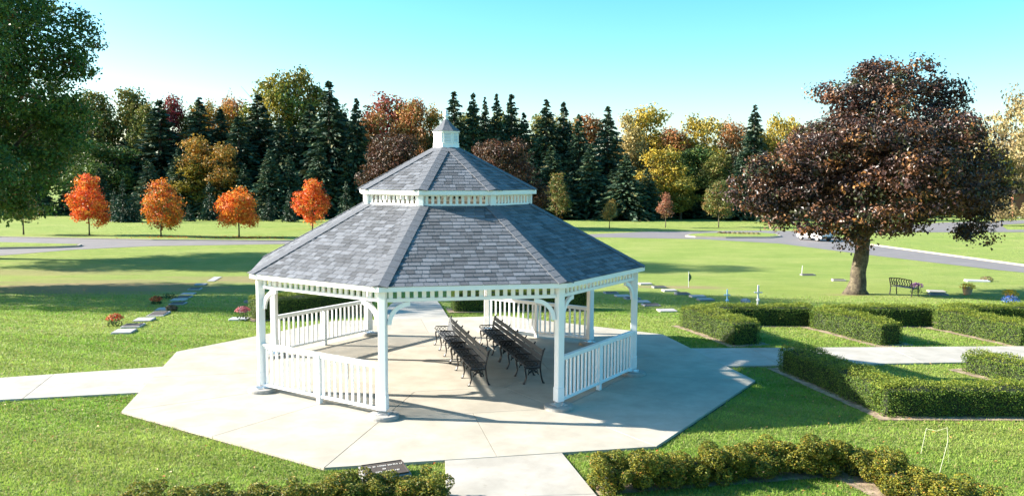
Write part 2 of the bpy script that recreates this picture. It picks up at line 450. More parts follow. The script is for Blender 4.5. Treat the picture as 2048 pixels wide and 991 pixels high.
for k in range(8):
    p = lc(k, RP)
    link('footing', foot_me, None, gaz, (p.x, p.y, 0))
    po = link('post', post_me, None, gaz, (p.x, p.y, .07), (0, 0, k * math.pi / 4))
    link('base_sleeve', sleeve_me, None, po); link('base_plate', plate_me, None, po)
    for s in (-1, 1):
        # bracket along the side towards the neighbour
        ang = math.pi / 2 + s * math.pi / 8 if s > 0 else -math.pi / 2 - math.pi / 8
        dirv = Vector((math.cos(ang), math.sin(ang)))
        link('brace', brace_me, None, po, (dirv.x * .075, dirv.y * .075, FZ0 - .07 - .40 - .002), (0, 0, ang))
# railings on every second side
rail_me = MB().box((0, 0, .945), (SL - .12, .095, .04)).box((0, 0, .90), (SL - .12, .05, .055)).box((0, 0, .145), (SL - .12, .05, .055)).mesh('railing', M_WHITE, bevel=.006)
bal_me = MB().box((0, 0, .52), (.036, .036, .71)).mesh('baluster', M_WHITE)
new_me = MB().box((0, 0, .47), (.085, .085, .93)).mesh('middle_post', M_WHITE, bevel=.005)
for k in (0, 2, 4, 6):
    loc, rot = side_loc(k, RP)
    ra = link('railing', rail_me, None, gaz, loc, rot)
    link('middle_post', new_me, None, ra)
    n = 10; half = SL / 2 - .075
    for s in (-1, 1):
        for i in range(n):
            link('baluster', bal_me, None, ra, (s * (.0425 + (half - .0425) * (i + .5) / n), 0, 0))
# frieze below the eaves
def frieze(r, z0, z1, nsl, w, post_w, name='frieze'):
    L_ = 2 * r * S22 - post_w
    me = MB().box((0, 0, z0 + .03), (L_, .06, .06)).box((0, 0, z1 - .025), (L_, .05, .05)).mesh(name, M_WHITE, bevel=.004)
    sm = MB().box((0, 0, (z0 + z1) / 2), (w, .028, z1 - z0 - .08)).mesh('slat', M_WHITE)
    for k in range(8):
        loc, rot = side_loc(k, r)
        f = link(name, me, None, gaz, loc, rot)
        for i in range(nsl):
            link('slat', sm, None, f, (-L_ / 2 + L_ * (i + .5) / nsl, 0, 0))
frieze(RP, FZ0, 2.315, 21, .074, .135)

def ring_piece(k, r0, r1, z0, z1):
    """mitred piece of an octagonal ring along side k"""
    a, b = lc(k, r0), lc(k + 1, r0); c_, d = lc(k + 1, r1), lc(k, r1)
    return MB().prism([(a.x, a.y), (b.x, b.y), (c_.x, c_.y), (d.x, d.y)][::-1], z0, z1)

def roof(name, r_e, z_e, r_t, z_t, course, singles, seed):
    """deck, fascia, shingles and hip caps of one octagonal roof tier"""
    rs = random.Random(seed)
    z_e -= PADZ; z_t -= PADZ
    deck = MB()
    th_ = .05
    for k in range(8):
        a, b, c_, d = lc(k, r_e, z_e), lc(k + 1, r_e, z_e), lc(k + 1, r_t, z_t), lc(k, r_t, z_t)
        n = (b - a).cross(d - a).normalized() * th_
        deck.add([a, b, c_, d], [(0, 1, 2, 3)])
        dn = Vector((0, 0, -th_))
        deck.add([a + dn, b + dn, c_ + dn, d + dn], [(3, 2, 1, 0)])
        deck.add([d, c_, c_ + dn, d + dn], [(0, 1, 2, 3)])
    ro = deck.build(name, M_DECK, gaz)
    for k in range(8):
        ring_piece(k, r_e + .012, r_e - .03, z_e - .092, z_e - .004).build('fascia', M_WHITE, ro)
        ring_piece(k, r_e - .032, r_e - .24, z_e - .088, z_e - .07).build('soffit', M_WHITE, ro)
    run = (r_e - r_t) * C22; rise = z_t - z_e; al = math.atan2(rise, run); slen = math.hypot(run, rise)
    nc = round((slen + .02) / course); e = (slen + .02) / nc
    ap0 = r_e * C22
    V, F, C = [], [], []
    cache = {}
    cnt = 0
    for k in range(8):
        m = (k + .5) * math.pi / 4
        t = Vector((-math.sin(m), math.cos(m), 0)); inn = Vector((-math.cos(m), -math.sin(m), 0))
        up = inn * math.cos(al) + Vector((0, 0, 1)) * math.sin(al); nn = t.cross(up)
        org = Vector((ap0 * math.cos(m), ap0 * math.sin(m), z_e))
        Mx = Matrix((t, up, nn)).transposed()
        for j in range(nc):
            v0 = -.02 + j * e; v1 = min(v0 + e * 1.2, slen)
            h0 = (ap0 - v0 * math.cos(al)) * T22; h1 = (ap0 - v1 * math.cos(al)) * T22
            x = -h0 - rs.random() * .25
            while x < h0:
                w = rs.choice((.13, .16, .19, .22, .25)); xa, xb = x, x + w - .011; x += w
                q = [max(xa, -h0), min(xb, h0), min(xb, h1), max(xa, -h1)]
                if q[1] - q[0] < .01: continue
                q[2] = max(q[2], q[3])if q[2] > q[3] else q[3]
                th = .013 + rs.random() * .005
                trimmed = q[0] != xa or q[1] != xb or q[2] != xb or q[3] != xa
                zb, zt = .005, .0035
                verts = [(q[0], v0, zb), (q[1], v0, zb), (q[2], v1, 0.001), (q[3], v1, .001), (q[0], v0, th), (q[1], v0, th), (q[2], v1, zt), (q[3], v1, zt)]
                faces = [(4, 5, 6, 7), (0, 1, 5, 4), (1, 2, 6, 5), (3, 0, 4, 7)]
                if cnt < singles and k in (1, 0) and (k == 1 or j < 7):
                    cnt += 1
                    cx = (xa + xb) / 2
                    if not trimmed:
                        key = (w, j == nc - 1)
                        if key not in cache:
                            cache[key] = MB().add([(a - cx, b - v0, c) for a, b, c in verts], faces).mesh('shingle', M_SHING_O)
                        sme = cache[key]
                    else:
                        sme = MB().add([(a - cx, b - v0, c) for a, b, c in verts], faces).mesh('shingle', M_SHING_O)
                    loc = org + t * cx + up * v0
                    so = link('shingle', sme, None, ro, loc, Mx.to_euler())
                else:
                    b0 = len(V)
                    for a, b, c in verts: V.append(org + t * a + up * b + nn * c)
                    F.extend([tuple(i + b0 for i in f) for f in faces])
                    s = 1 + (rs.random() * 2 - 1) * .42
                    C += [(.116 * s, .123 * s, .138 * s)] * 8
    sm = np_mesh('shingle_field', [tuple(v) for v in V], F, M_SHING_A, np.array(C))
    tag(link('shingle_field', sm, None, ro), kind='stuff')
    # hip caps
    for k in range(8):
        a, b = lc(k, r_e + .01, z_e), lc(k, r_t, z_t); hd = (b - a).normalized(); hl = (b - a).length
        wings = []
        for s in (-1, 1):
            m = (k + s * .5) * math.pi / 4
            t = Vector((-math.sin(m), math.cos(m), 0)) * s
            inn = Vector((-math.cos(m), -math.sin(m), 0)); up = inn * math.cos(al) + Vector((0, 0, 1)) * math.sin(al)
            w = (t - hd * t.dot(hd)).normalized(); nrm = (t * s).cross(up).normalized()
            wings.append((w, nrm))
        cap = MB(); n = max(4, int(hl / .19)); zu = Vector((0, 0, 1))
        for i in range(n):
            s0 = hl * i / n; s1 = min(hl, hl * (i + 1.25) / n)
            for w, nrm in wings:
                wd = .165
                p0 = a + hd * s0; p1 = a + hd * s1
                lo, hi = .030, .024
                A, B_, D_, E_ = p0 + zu * lo, p0 + w * wd + nrm * (lo - .002), p1 + w * wd + nrm * (hi - .004), p1 + zu * hi
                dn = -nrm * .014
                cap.add([A, B_, D_, E_, A + dn, B_ + dn, D_ + dn, E_ + dn], [(0, 1, 2, 3), (3, 2, 1, 0), (0, 4, 5, 1), (1, 5, 6, 2)])
        cap.build('hip_cap', M_CAP, ro)
    return ro
RT, ZT = 1.875, 3.705
roof('lower_roof', RE, ZE, RT + .01, ZT + .0, .122, 300, 5)
roof('upper_roof', RU, ZU, .285, 4.90, .120, 0, 9)
frieze(RT, ZT - PADZ - .03, ZU - PADZ - .07, 11, .055, .10, 'lantern_frieze')
pm = MB().box((0, 0, (ZT + ZU) / 2 - PADZ - .04), (.115, .115, ZU - ZT - .02)).mesh('lantern_post', M_WHITE, bevel=.004)
for k in range(8):
    p = lc(k, RT - .01); link('lantern_post', pm, None, gaz, p, (0, 0, k * math.pi / 4))
# cupola
cu = empty('cupola', (0, 0, 4.88 - PADZ)); cu.parent = gaz
def octo(r, z): return [(r * math.cos(k * math.pi / 4), r * math.sin(k * math.pi / 4), z) for k in range(8)]
def octo_body(prof):
    mb = MB(); vs_ = []; 
    for r, z in prof: vs_ += octo(r, z)
    fs = [tuple(range(7, -1, -1)), tuple(range((len(prof) - 1) * 8, len(prof) * 8))]
    for j in range(len(prof) - 1):
        for i in range(8): fs.append((j * 8 + i, j * 8 + (i + 1) % 8, (j + 1) * 8 + (i + 1) % 8, (j + 1) * 8 + i))
    return mb.add(vs_, fs)
octo_body([(.315, -.08), (.305, .02), (.292, .10), (.30, .105), (.30, .125), (.275, .13), (.275, .355), (.31, .36), (.31, .385), (.28, .39)]).build('body', M_WHITE, cu)
octo_body([(.315, .386), (.33, .388), (.165, .515), (.045, .65), (.03, .655)]).build('cap_roof', M_CAP, cu)
MB().lathe([(.045, .64), (.05, .66), (.028, .68), (.062, .71), (.066, .735), (.04, .765), (.026, .78), (.046, .80), (.042, .83), (.008, .855)], 14).build('finial', M_WHITE, cu, smooth=True)
lou_me = MB(); 
for i in range(6): lou_me.box((0, 0, 0), (.135, .012, .024), Matrix.Translation((0, -.004, .155 + i * .031)) @ Matrix.Rotation(R(-35), 4, 'X'))
lou_me = lou_me.mesh('louvre', M_WHITE)
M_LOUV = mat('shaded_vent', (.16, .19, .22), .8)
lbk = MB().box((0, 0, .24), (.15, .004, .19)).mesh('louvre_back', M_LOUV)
lfr = MB().box((-.075, 0, .24), (.014, .016, .2)).box((.075, 0, .24), (.014, .016, .2)).box((0, 0, .337), (.164, .016, .014)).box((0, 0, .143), (.164, .016, .014)).mesh('louvre_frame', M_WHITE)
for k in range(8):
    loc, rot = side_loc(k, .275)
    l2 = (loc[0] * 1.012, loc[1] * 1.012, 0)
    link('louvre_back', lbk, None, cu, (loc[0] * 1.006, loc[1] * 1.006, 0), rot); link('louvre', lou_me, None, cu, l2, rot); link('louvre_frame', lfr, None, cu, (loc[0] * 1.03, loc[1] * 1.03, 0), rot)

# ------------------------------------------------------------------ benches in the gazebo
def arc(cx, cz, r, a0, a1, n=8): return [(cx + r * math.cos(R(a0 + (a1 - a0) * i / n)), cz + r * math.sin(R(a0 + (a1 - a0) * i / n))) for i in range(n + 1)]
def frame_mesh():
    mb = MB()
    def t(pts, r, n=6): mb.tube([(0, y, z) for y, z in pts], [q * 1.3 for q in r] if hasattr(r, '__len__') else r * 1.3, n)
    t([(-.10, 0), (-.085, .02), (-.055, .09), (-.03, .18), (-.015, .28), (0, .38), (-.005, .46), (-.035, .60), (-.075, .72), (-.105, .81), (-.14, .845)], [.022, .02, .018, .017, .018, .02, .018, .017, .016, .018, .012])
    t([(.47, 0), (.455, .02), (.42, .09), (.40, .16), (.41, .24), (.43, .32), (.43, .38)], [.022, .02, .017, .016, .017, .018, .018])
    t([(.0, .385), (.2, .375), (.44, .385)], .018)
    t([(-.01, .535), (.10, .55), (.25, .545), (.38, .55), (.44, .54), (.465, .51), (.45, .48), (.42, .485)], .012)
    t([(.42, .39), (.405, .44), (.42, .485)], .010)
    t(arc(.12, .475, .045, 0, 360, 9), .008); t(arc(.24, .47, .045, 0, 360, 9), .008); t(arc(.34, .475, .04, 0, 360, 9), .008)
    t(arc(.20, .16, .16, 20, 160, 10), .014); t(arc(.12, .31, .045, 0, 360, 9), .010); t(arc(.29, .31, .045, 0, 360, 9), .010); t(arc(.205, .335, .03, 0, 360, 8), .012)
    mb.box((0, -.10, .01), (.05, .06, .02)); mb.box((0, .47, .01), (.05, .06, .02))
    return mb.mesh('cast_iron_frame', M_IRON)
FR_ME = frame_mesh()
def make_bench(name, length, nfr):
    b = empty(name)
    for i in range(nfr):
        link('cast_iron_frame', FR_ME, None, b, (-length / 2 + .02 + (length - .04) * i / (nfr - 1), 0, 0))
    for y in (.035, .145, .255, .365):
        MB().box((0, y, .408), (length - .02, .095, .026)).build('seat_slat', M_SLAT, b, bevel=.004)
    for (y, z, tilt) in ((-.010, .495, 12), (-.040, .625, 14), (-.075, .755, 16)):
        Mx = Matrix.Translation((0, y + .022, z)) @ Matrix.Rotation(R(tilt), 4, 'X')
        MB().box((0, 0, 0), (length - .02, .022, .112), Mx).build('back_slat', M_SLAT, b, bevel=.004)
    return b
b0 = make_bench('park_bench', 2.12, 4)
bench_dir = R(104.8)
ux, uy = math.cos(bench_dir), math.sin(bench_dir)
rowl = ((-.86, 16.52), 'left'); rowr = ((.26, 16.70), 'right')
first = True
for (fx, fy), nm in (rowl, rowr):
    for j in range(2):
        o = b0 if first else copy_tree(b0); first = False
        # near-end front leg at (fx,fy); local +y (seat front) points to the left
        s = 1.06 + j * 2.13
        px, py = fx + ux * s, fy + uy * s
        # local x along bench_dir + 180, local y to the left of it
        rz = bench_dir
        o.rotation_euler = (0, 0, rz); nx_, ny_ = -math.sin(rz), math.cos(rz)
        o.scale = (1, .74, .86); o.location = (px - nx_ * .35, py - ny_ * .35, PADZ)
        o['label'] = ('grey slatted iron-framed bench, %s one of the %s row in the gazebo' % ('nearer' if j == 0 else 'farther', nm))
        o['category'] = 'bench'; o['group'] = 'benches inside the gazebo'

# ------------------------------------------------------------------ foliage generators
def unit(n, rg):
    v = rg.normal(size=(n, 3)); return v / np.linalg.norm(v, axis=1, keepdims=True)
def leaf_mesh(name, P, N, size, cols, m, rg, aspect=.62, fold=.25):
    n = len(P)
    r = unit(n, rg); t = r - N * (r * N).sum(1, keepdims=True); t /= np.linalg.norm(t, axis=1, keepdims=True) + 1e-9
    b = np.cross(N, t); s = np.asarray(size).reshape(-1, 1) * np.ones((n, 1))
    base = P - t * s * .5; tip = P + t * s * .5 - N * s * .12
    l = P + b * s * aspect * .5 + N * s * fold * .5; rr = P - b * s * aspect * .5 + N * s * fold * .5
    V = np.stack([base, l, tip, rr], 1).reshape(-1, 3)
    i = np.arange(n) * 4
    F = np.concatenate([np.stack([i, i + 1, i + 2], 1), np.stack([i, i + 2, i + 3], 1)])
    return np_mesh(name, V, F, m, np.repeat(cols, 4, axis=0))
def palette_cols(pal, n, rg, jit=.18):
    c = np.array([p[:3] for p in pal]); w = np.array([p[3] for p in pal], float); w /= w.sum()
    a = c[rg.choice(len(c), n, p=w)]
    return a
def lumpy(d, rg_seed, k=3.0, amp=.12):
    r = np.random.default_rng(rg_seed); o = 0
    for i in range(5):
        w = r.normal(size=3) * k * (1 + i * .6); o = o + np.sin(d @ w + r.random() * 6.28) / (1 + i * .5)
    return 1 + amp * o
def crown_mesh(name, lobes, n_cl, per, cl_r, leaf, pal, m, seed, inner=.18, shell=(.74, 1.03), up=.35, amp=.12):
    rg = np.random.default_rng(seed); L = np.array(lobes, float)
    area = (L[:, 3] * L[:, 4] * L[:, 5]) ** (2 / 3); pick = rg.choice(len(L), int(n_cl * 1.9), p=area / area.sum())
    d = unit(len(pick), rg); rad = shell[0] + (shell[1] - shell[0]) * rg.random(len(pick)) ** .7
    inn = rg.random(len(pick)) < inner; rad[inn] *= rg.random(inn.sum()) * .8
    rad *= lumpy(d * 1.0 + L[pick, :3] * .37, seed + 1, 3.0, amp)
    P = L[pick, :3] + d * L[pick, 3:6] * rad[:, None]
    keep = np.ones(len(P), bool)
    for q in L:
        inside = ((((P - q[:3]) / q[3:6]) ** 2).sum(1) < .45)
        keep &= ~(inside & ~inn)
    P, d = P[keep][:n_cl], d[keep][:n_cl]; n = len(P)
    cc = palette_cols(pal, n, rg) * (1 + rg.normal(size=(n, 1)) * .16)
    off = rg.normal(size=(n, per, 3)) * cl_r * np.array([1, 1, .6])
    Q = (P[:, None] + off).reshape(-1, 3)
    N = (d[:, None] * .6 + off / cl_r * .25).reshape(-1, 3) + unit(n * per, rg) * .75 + np.array([0, 0, up]); N /= np.linalg.norm(N, axis=1, keepdims=True)
    cols = np.repeat(cc, per, 0) * (1 + rg.normal(size=(n * per, 1)) * .2); cols = np.clip(cols, .004, .9)
    sz = leaf * (.65 + .7 * rg.random(n * per))
    return leaf_mesh(name, Q, N, sz, cols, m, rg)
def boughs(lobes, k, seed, size=(.34, .5), keep=.22):
    rs = random.Random(seed); out = []
    for l in lobes:
        m = (l[3] * l[4] * l[5]) ** (1 / 3)
        n = max(3, int(k * min(1.6, m / 1.6)))
        for _ in range(n):
            d = Vector((rs.gauss(0, 1), rs.gauss(0, 1), rs.gauss(0, 1))).normalized(); q = rs.uniform(*size); r = 1.04 - q * .8
            out.append((l[0] + d.x * l[3] * r, l[1] + d.y * l[4] * r, l[2] + d.z * l[5] * r, l[3] * q, l[4] * q, l[5] * q * .72))
    return out
def trunk_mesh(name, base_r, fork_z, targets, seed, m, lean=(0, 0), flare=1.6, top_r=None):
    rs = random.Random(seed); mb = MB()
    fx, fy = lean
    n = 9; pts = []; rad = []
    for i in range(n):
        t = i / (n - 1)
        pts.append((fx * t + rs.uniform(-1, 1) * base_r * .12 * (0 < i), fy * t + rs.uniform(-1, 1) * base_r * .12 * (0 < i), fork_z * t - .05))
        rad.append(base_r * (1 + (flare - 1) * max(0, 1 - t * 5) ** 1.5 - .22 * t + rs.uniform(-.04, .04)))
    mb.tube(pts, rad, 12)
    for tx, ty, tz in targets:
        p0 = Vector((fx, fy, fork_z * rs.uniform(.8, 1.0))); p1 = Vector((tx, ty, tz)); d = p1 - p0
        r0 = base_r * rs.uniform(.35, .55); pp = []; rr = []
        for i in range(6):
            t = i / 5; w = Vector((rs.uniform(-1, 1), rs.uniform(-1, 1), rs.uniform(-.5, 1))) * d.length * .06 * (0 < i < 5)
            pp.append(p0 + d * t + w + Vector((0, 0, 1)) * math.sin(t * math.pi) * d.length * .06); rr.append(r0 * (1 - .8 * t) + .01)
        mb.tube(pp, rr, 7)
        for _ in range(2):
            a = pp[rs.choice((2, 3))]; e_ = a + Vector((rs.uniform(-1, 1), rs.uniform(-1, 1), rs.uniform(0, 1))) * d.length * .4
            mb.tube([a, (a + e_) / 2 + Vector((0, 0, .1)), e_], [r0 * .4, r0 * .25, .012], 5)
    return mb.mesh(name, m, smooth=True)
def tree(name, loc, lobes, crown, trunk, label, cat='tree', group=None):
    t = empty(name, loc); tag(t, label, cat, group)
    link('trunk', trunk, None, t); link('crown', crown, None, t)
    return t

PAL = {
 'maple_green': [(.045, .105, .022, 5), (.075, .145, .026, 4), (.13, .18, .03, 2), (.13, .12, .02, .5), (.14, .06, .02, .25)],
 'purple': [(.062, .030, .024, 5), (.105, .050, .028, 4), (.18, .078, .032, 2.4), (.032, .024, .020, 4), (.24, .11, .03, 1.0), (.055, .060, .024, 2.2)],
 'purple_far': [(.075, .032, .022, 4), (.10, .055, .024, 3), (.045, .035, .02, 3), (.12, .05, .02, 2)],
 'orange': [(.74, .20, .025, 5), (.78, .27, .03, 4), (.66, .12, .025, 3), (.74, .36, .05, 2), (.50, .32, .06, 1)],
 'orange_green': [(.62, .19, .025, 4), (.70, .27, .03, 3), (.52, .11, .03, 2), (.30, .25, .05, 2.4)],
 'orange_red': [(.72, .15, .025, 5), (.66, .09, .03, 3), (.76, .28, .04, 3), (.62, .38, .06, 1)],
 'olive': [(.16, .17, .035, 4), (.22, .20, .045, 3), (.09, .12, .025, 3), (.25, .17, .04, 1)],
 'crimson': [(.36, .05, .06, 4), (.25, .06, .05, 2), (.14, .12, .03, 2)],
 'amber': [(.40, .19, .03, 4), (.30, .20, .035, 3), (.16, .14, .03, 2), (.45, .26, .05, 1)],
 'peach': [(.50, .24, .09, 4), (.40, .22, .07, 2), (.25, .18, .05, 1)],
 'gold_green': [(.24, .21, .03, 4), (.16, .17, .03, 3), (.34, .28, .045, 2), (.08, .11, .025, 2)],
 'rose': [(.40, .13, .10, 4), (.38, .18, .07, 3), (.22, .17, .05, 3), (.45, .09, .09, 2)],
 'rust': [(.34, .13, .04, 4), (.28, .15, .05, 3), (.20, .15, .04, 2)],
 'pale_gold': [(.42, .32, .12, 4), (.34, .27, .09, 3), (.25, .22, .08, 2)],
 'gold': [(.45, .32, .035, 4), (.36, .27, .04, 3), (.24, .21, .04, 2), (.15, .15, .03, 1)],
 'green': [(.05, .10, .025, 4), (.08, .13, .03, 3), (.12, .15, .03, 2)],
 'bare_gold': [(.38, .30, .13, 4), (.30, .22, .10, 3), (.24, .20, .08, 2)],
 'sapling_green': [(.14, .17, .04, 4), (.20, .19, .05, 3), (.28, .16, .05, 2), (.09, .12, .03, 2)],
 'sapling_gold': [(.42, .25, .05, 4), (.30, .20, .05, 3), (.20, .18, .05, 2)],
 'sapling_rust': [(.36, .15, .08, 4), (.30, .12, .08, 3), (.24, .16, .07, 1)],
 'spruce': [(.032, .060, .036, 5), (.048, .085, .043, 4), (.075, .11, .048, 2), (.10, .10, .04, 1)],
 'spruce_small': [(.022, .048, .026, 4), (.03, .062, .032, 3), (.045, .07, .035, 1)],
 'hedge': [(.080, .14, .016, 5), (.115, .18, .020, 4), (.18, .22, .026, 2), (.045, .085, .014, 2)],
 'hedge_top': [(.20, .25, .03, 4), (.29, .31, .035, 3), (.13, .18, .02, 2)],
 'boxwood': [(.125, .145, .016, 5), (.20, .19, .02, 4), (.29, .235, .025, 2.4), (.06, .085, .014, 3), (.34, .17, .03, .5)],
}

# ------------------------------------------------------------------ near trees
k_ = 1 / 46.0
def pl(px, py, rx, rz, dy, ry=None):
    return ((px - 1712) * k_, dy, 4.32 + (350 - py) * k_ - gz(36), rx * k_, (ry or (rx + rz) / 2) * k_, rz * k_)
PURP = [pl(1765, 195, 112, 82, .3), pl(1700, 250, 85, 75, -1.0), pl(1835, 235, 95, 78, .6), pl(1760, 300, 150, 95, -1.8), pl(1650, 325, 110, 80, -.6),
        pl(1565, 355, 85, 65, .2), pl(1505, 385, 52, 50, .4), pl(1880, 310, 90, 85, .4), pl(1945, 365, 62, 70, .2), pl(1785, 375, 112, 66, -2.2),
        pl(1690, 405, 105, 54, -2.0), pl(1575, 408, 72, 42, -.8), pl(1868, 382, 66, 38, -1.0), pl(1950, 420, 44, 48, 0), pl(1935, 455, 26, 22, 0),
        pl(1632, 432, 42, 20, -1.6), pl(1740, 320, 140, 100, 2.4), pl(1860, 345, 85, 52, 2.0), pl(1600, 376, 90, 50, 1.8), pl(1672, 480, 34, 26, -1.4), pl(1628, 448, 52, 20, -1.3), pl(1660, 205, 60, 50, .2), pl(1860, 190, 50, 40, .2), pl(1600, 432, 84, 34, -1.0), pl(1515, 428, 50, 34, 0), pl(1690, 446, 64, 26, -1.8), pl(1765, 432, 74, 28, -1.4), pl(1948, 440, 48, 44, 0), pl(1920, 405, 60, 46, -.4), pl(1800, 300, 120, 80, 1.2), pl(1640, 350, 110, 70, 1.0), pl(1548, 455, 36, 16, -1.2), pl(1962, 478, 22, 18, 0), pl(1975, 400, 34, 40, .3), pl(1640, 262, 36, 32, -.4), pl(1480, 372, 34, 26, .3), pl(1900, 262, 44, 40, .2), pl(1800, 140, 46, 30, 0), pl(1720, 150, 42, 30, .2)]
pc = crown_mesh('crown', boughs(PURP, 10, 3), 3900, 24, .20, .15, PAL['purple'], M_LEAF2, 11, inner=.10, shell=(.70, 1.05), amp=.06)
pt = trunk_mesh('trunk', .36, 2.5, [(1.2, 0, 8.2), (-2.8, .2, 5.2), (3.4, .3, 5.4), (-.4, 1.6, 6.8), (.5, -1.8, 5.6), (-1.5, -1.4, 4.6), (4.9, 0, 4.6), (-3.9, .2, 4.4), (-1.5, -.9, 3.7)], 4, M_BARK, lean=(.22, .05), flare=1.75)
tree('purple_maple', (15.08, 36.02, gz(36.02)), None, pc, pt, 'large dark purple maple with thick trunk beside the right lawn bench')

LM = [(0, 0, 17.5, 5, 5, 4), (4.1, 0, 14.4, 3.2, 3.6, 2.6), (4.4, -1, 11.2, 2.6, 3.6, 2.4), (3.2, 1, 8.4, 3.0, 4, 2.7), (2.6, -1, 5.6, 2.7, 3.6, 2.3), (0, -4, 12, 5, 3.6, 5),
      (0, 4, 10, 4.6, 4, 5), (-5, 0, 11, 4, 5, 6), (-.6, -3, 6, 4.4, 4, 3), (3.0, -3, 16.8, 3, 3, 2.6), (6.2, 0, 12.6, 1.4, 2, 1.1), (2.8, 0, 3.7, 1.9, 2.4, 1.1), (6.4, .5, 15.0, 1.3, 1.6, 1.0), (2, 0, 20.0, 3, 3, 1.8), (6.2, .2, 9.9, 1.0, 1.8, .9), (5.2, 0, 7.2, 1.2, 1.6, 1.0)]
lc1 = crown_mesh('crown', boughs(LM, 9, 6), 5200, 17, .32, .23, PAL['maple_green'], M_LEAF, 21, inner=.10, shell=(.72, 1.10))
lt1 = trunk_mesh('trunk', .5, 4.0, [(4, 0, 9), (-3, 1, 10), (0, -3, 11), (1, 3, 12), (3, -2, 13)], 5, M_BARK)
tree('maple_tree', (-34.6, 54.0, gz(54)), None, lc1, lt1, 'tall dense green maple filling the left edge of the view')
t2 = tree('maple_tree', (-28.4, 35.0, gz(35)), None, lc1, lt1, 'green maple at the far left edge, nearer than the tall dense one')
t2.rotation_euler = (0, 0, R(140)); t2.scale = (.86, .86, .86)

# orange maples and saplings along the far lane
def ovoid(w, h, z0, n, seed, lump=.5):
    rs = random.Random(seed); out = [(0, 0, z0 + h * .45, w * .36, w * .36, h * .42)]
    for i in range(n):
        a = rs.random() * 6.28; t = rs.random(); rr = w * .5 * (math.sin(math.pi * min(1, t * .85 + .22)) ** .8) * .62
        s = w * rs.uniform(.15, .24); out.append((rr * math.cos(a), rr * math.sin(a), z0 + h * (.08 + .84 * t), s, s, s * .9))
    return out
def small_tree(name, x, y, H, W, z0, pal, seed, label, group=None, ncl=420, per=9, leaf=.20, tr=.07, cat='tree', mt=None):
    lob = ovoid(W, H - z0, z0, 13, seed)
    cm = crown_mesh('crown', lob, ncl, per, .18, leaf, PAL[pal], mt or M_LEAF, seed + 100, inner=.15)
    tm = trunk_mesh('trunk', tr, z0 + (H - z0) * .3, [(l[0] * .7, l[1] * .7, l[2]) for l in lob[1:6]], seed, M_BARK, flare=1.3)
    return tree(name, (x, y, gz(y)), None, cm, tm, label, cat, group)
OG = 'orange maples along the lane'
small_tree('orange_maple', -40.96, 80.15, 5.75, 3.9, 1.15, 'orange_red', 31, 'red-orange maple, leftmost of the four bright maples along the lane', OG, 700)
small_tree('orange_maple', -33.28, 78.4, 5.1, 4.2, 1.15, 'orange_green', 32, 'orange maple with green lower leaves, second from left along the lane', OG, 700)
small_tree('orange_maple', -25.84, 78.3, 4.9, 3.7, 1.2, 'orange', 33, 'light orange maple, third from left along the lane', OG, 700)
small_tree('orange_maple', -22.39, 92.8, 5.55, 4.3, .7, 'orange_red', 34, 'red-orange maple standing nearest the gazebo roof on the left', OG, 700)
small_tree('sapling', -47.49, 80.4, 4.0, 3.6, 1.7, 'sapling_green', 35, 'thin-trunked green and yellow young tree under the left maple', None, 330)
SG = 'young trees on the far right lawn'
small_tree('sapling', 6.43, 119, 6.6, 3.7, .5, 'sapling_green', 36, 'pale green upright young tree just right of the gazebo roof', SG, 480)
small_tree('sapling', 11.44, 97.3, 3.25, 1.7, 1.15, 'sapling_gold', 37, 'smallest golden young tree on the lawn right of the gazebo', SG, 200, leaf=.16, tr=.05)
small_tree('sapling', 18.57, 100.2, 4.1, 1.8, 1.35, 'sapling_rust', 38, 'slender rusty pink young tree on the far right lawn', SG, 230, leaf=.16, tr=.05)
small_tree('sapling', 25.46, 102.1, 5.7, 4.0, 1.4, 'sapling_green', 39, 'round green young tree with rusty top left of the purple maple', SG, 480)
small_tree('sapling', 65.0, 110, 3.9, 3.9, .9, 'bare_gold', 40, 'pale tan young tree by the road right of the purple maple', SG, 330)
small_tree('sapling', 67.6, 108, 3.6, 3.0, .8, 'bare_gold', 41, 'pale tan young tree at the right edge beside the road', SG, 280)
# purple maples behind the gazebo
for (x, y, H, W, sd, lb) in ((-14.1, 100, 11.3, 8.8, 51, 'brownish purple maple behind the gazebo, left of the cupola'), (-.9, 96, 10.8, 9.2, 52, 'brownish purple maple behind the gazebo, right of the cupola')):
    rs = random.Random(sd); lob = [(0, 0, H * .55, W * .36, W * .36, H * .33)]
    for i in range(16):
        a = rs.random() * 6.28; t = rs.random(); s = W * rs.uniform(.14, .2); rr = W * .36 * math.sqrt(max(0.05, 1 - (t * .95) ** 2)) + .2
        lob.append((rr * math.cos(a), rr * math.sin(a), H * (.30 + .56 * t), s, s, s * .85))
    cm = crown_mesh('crown', lob, 1500, 9, .28, .30, PAL['purple_far'], M_LEAF, sd, inner=.12)
    tm = trunk_mesh('trunk', .3, 2.6, [(l[0] * .7, l[1] * .7, l[2]) for l in lob[1:7]], sd, M_BARK)
    tree('purple_maple', (x, y, gz(y)), None, cm, tm, lb)

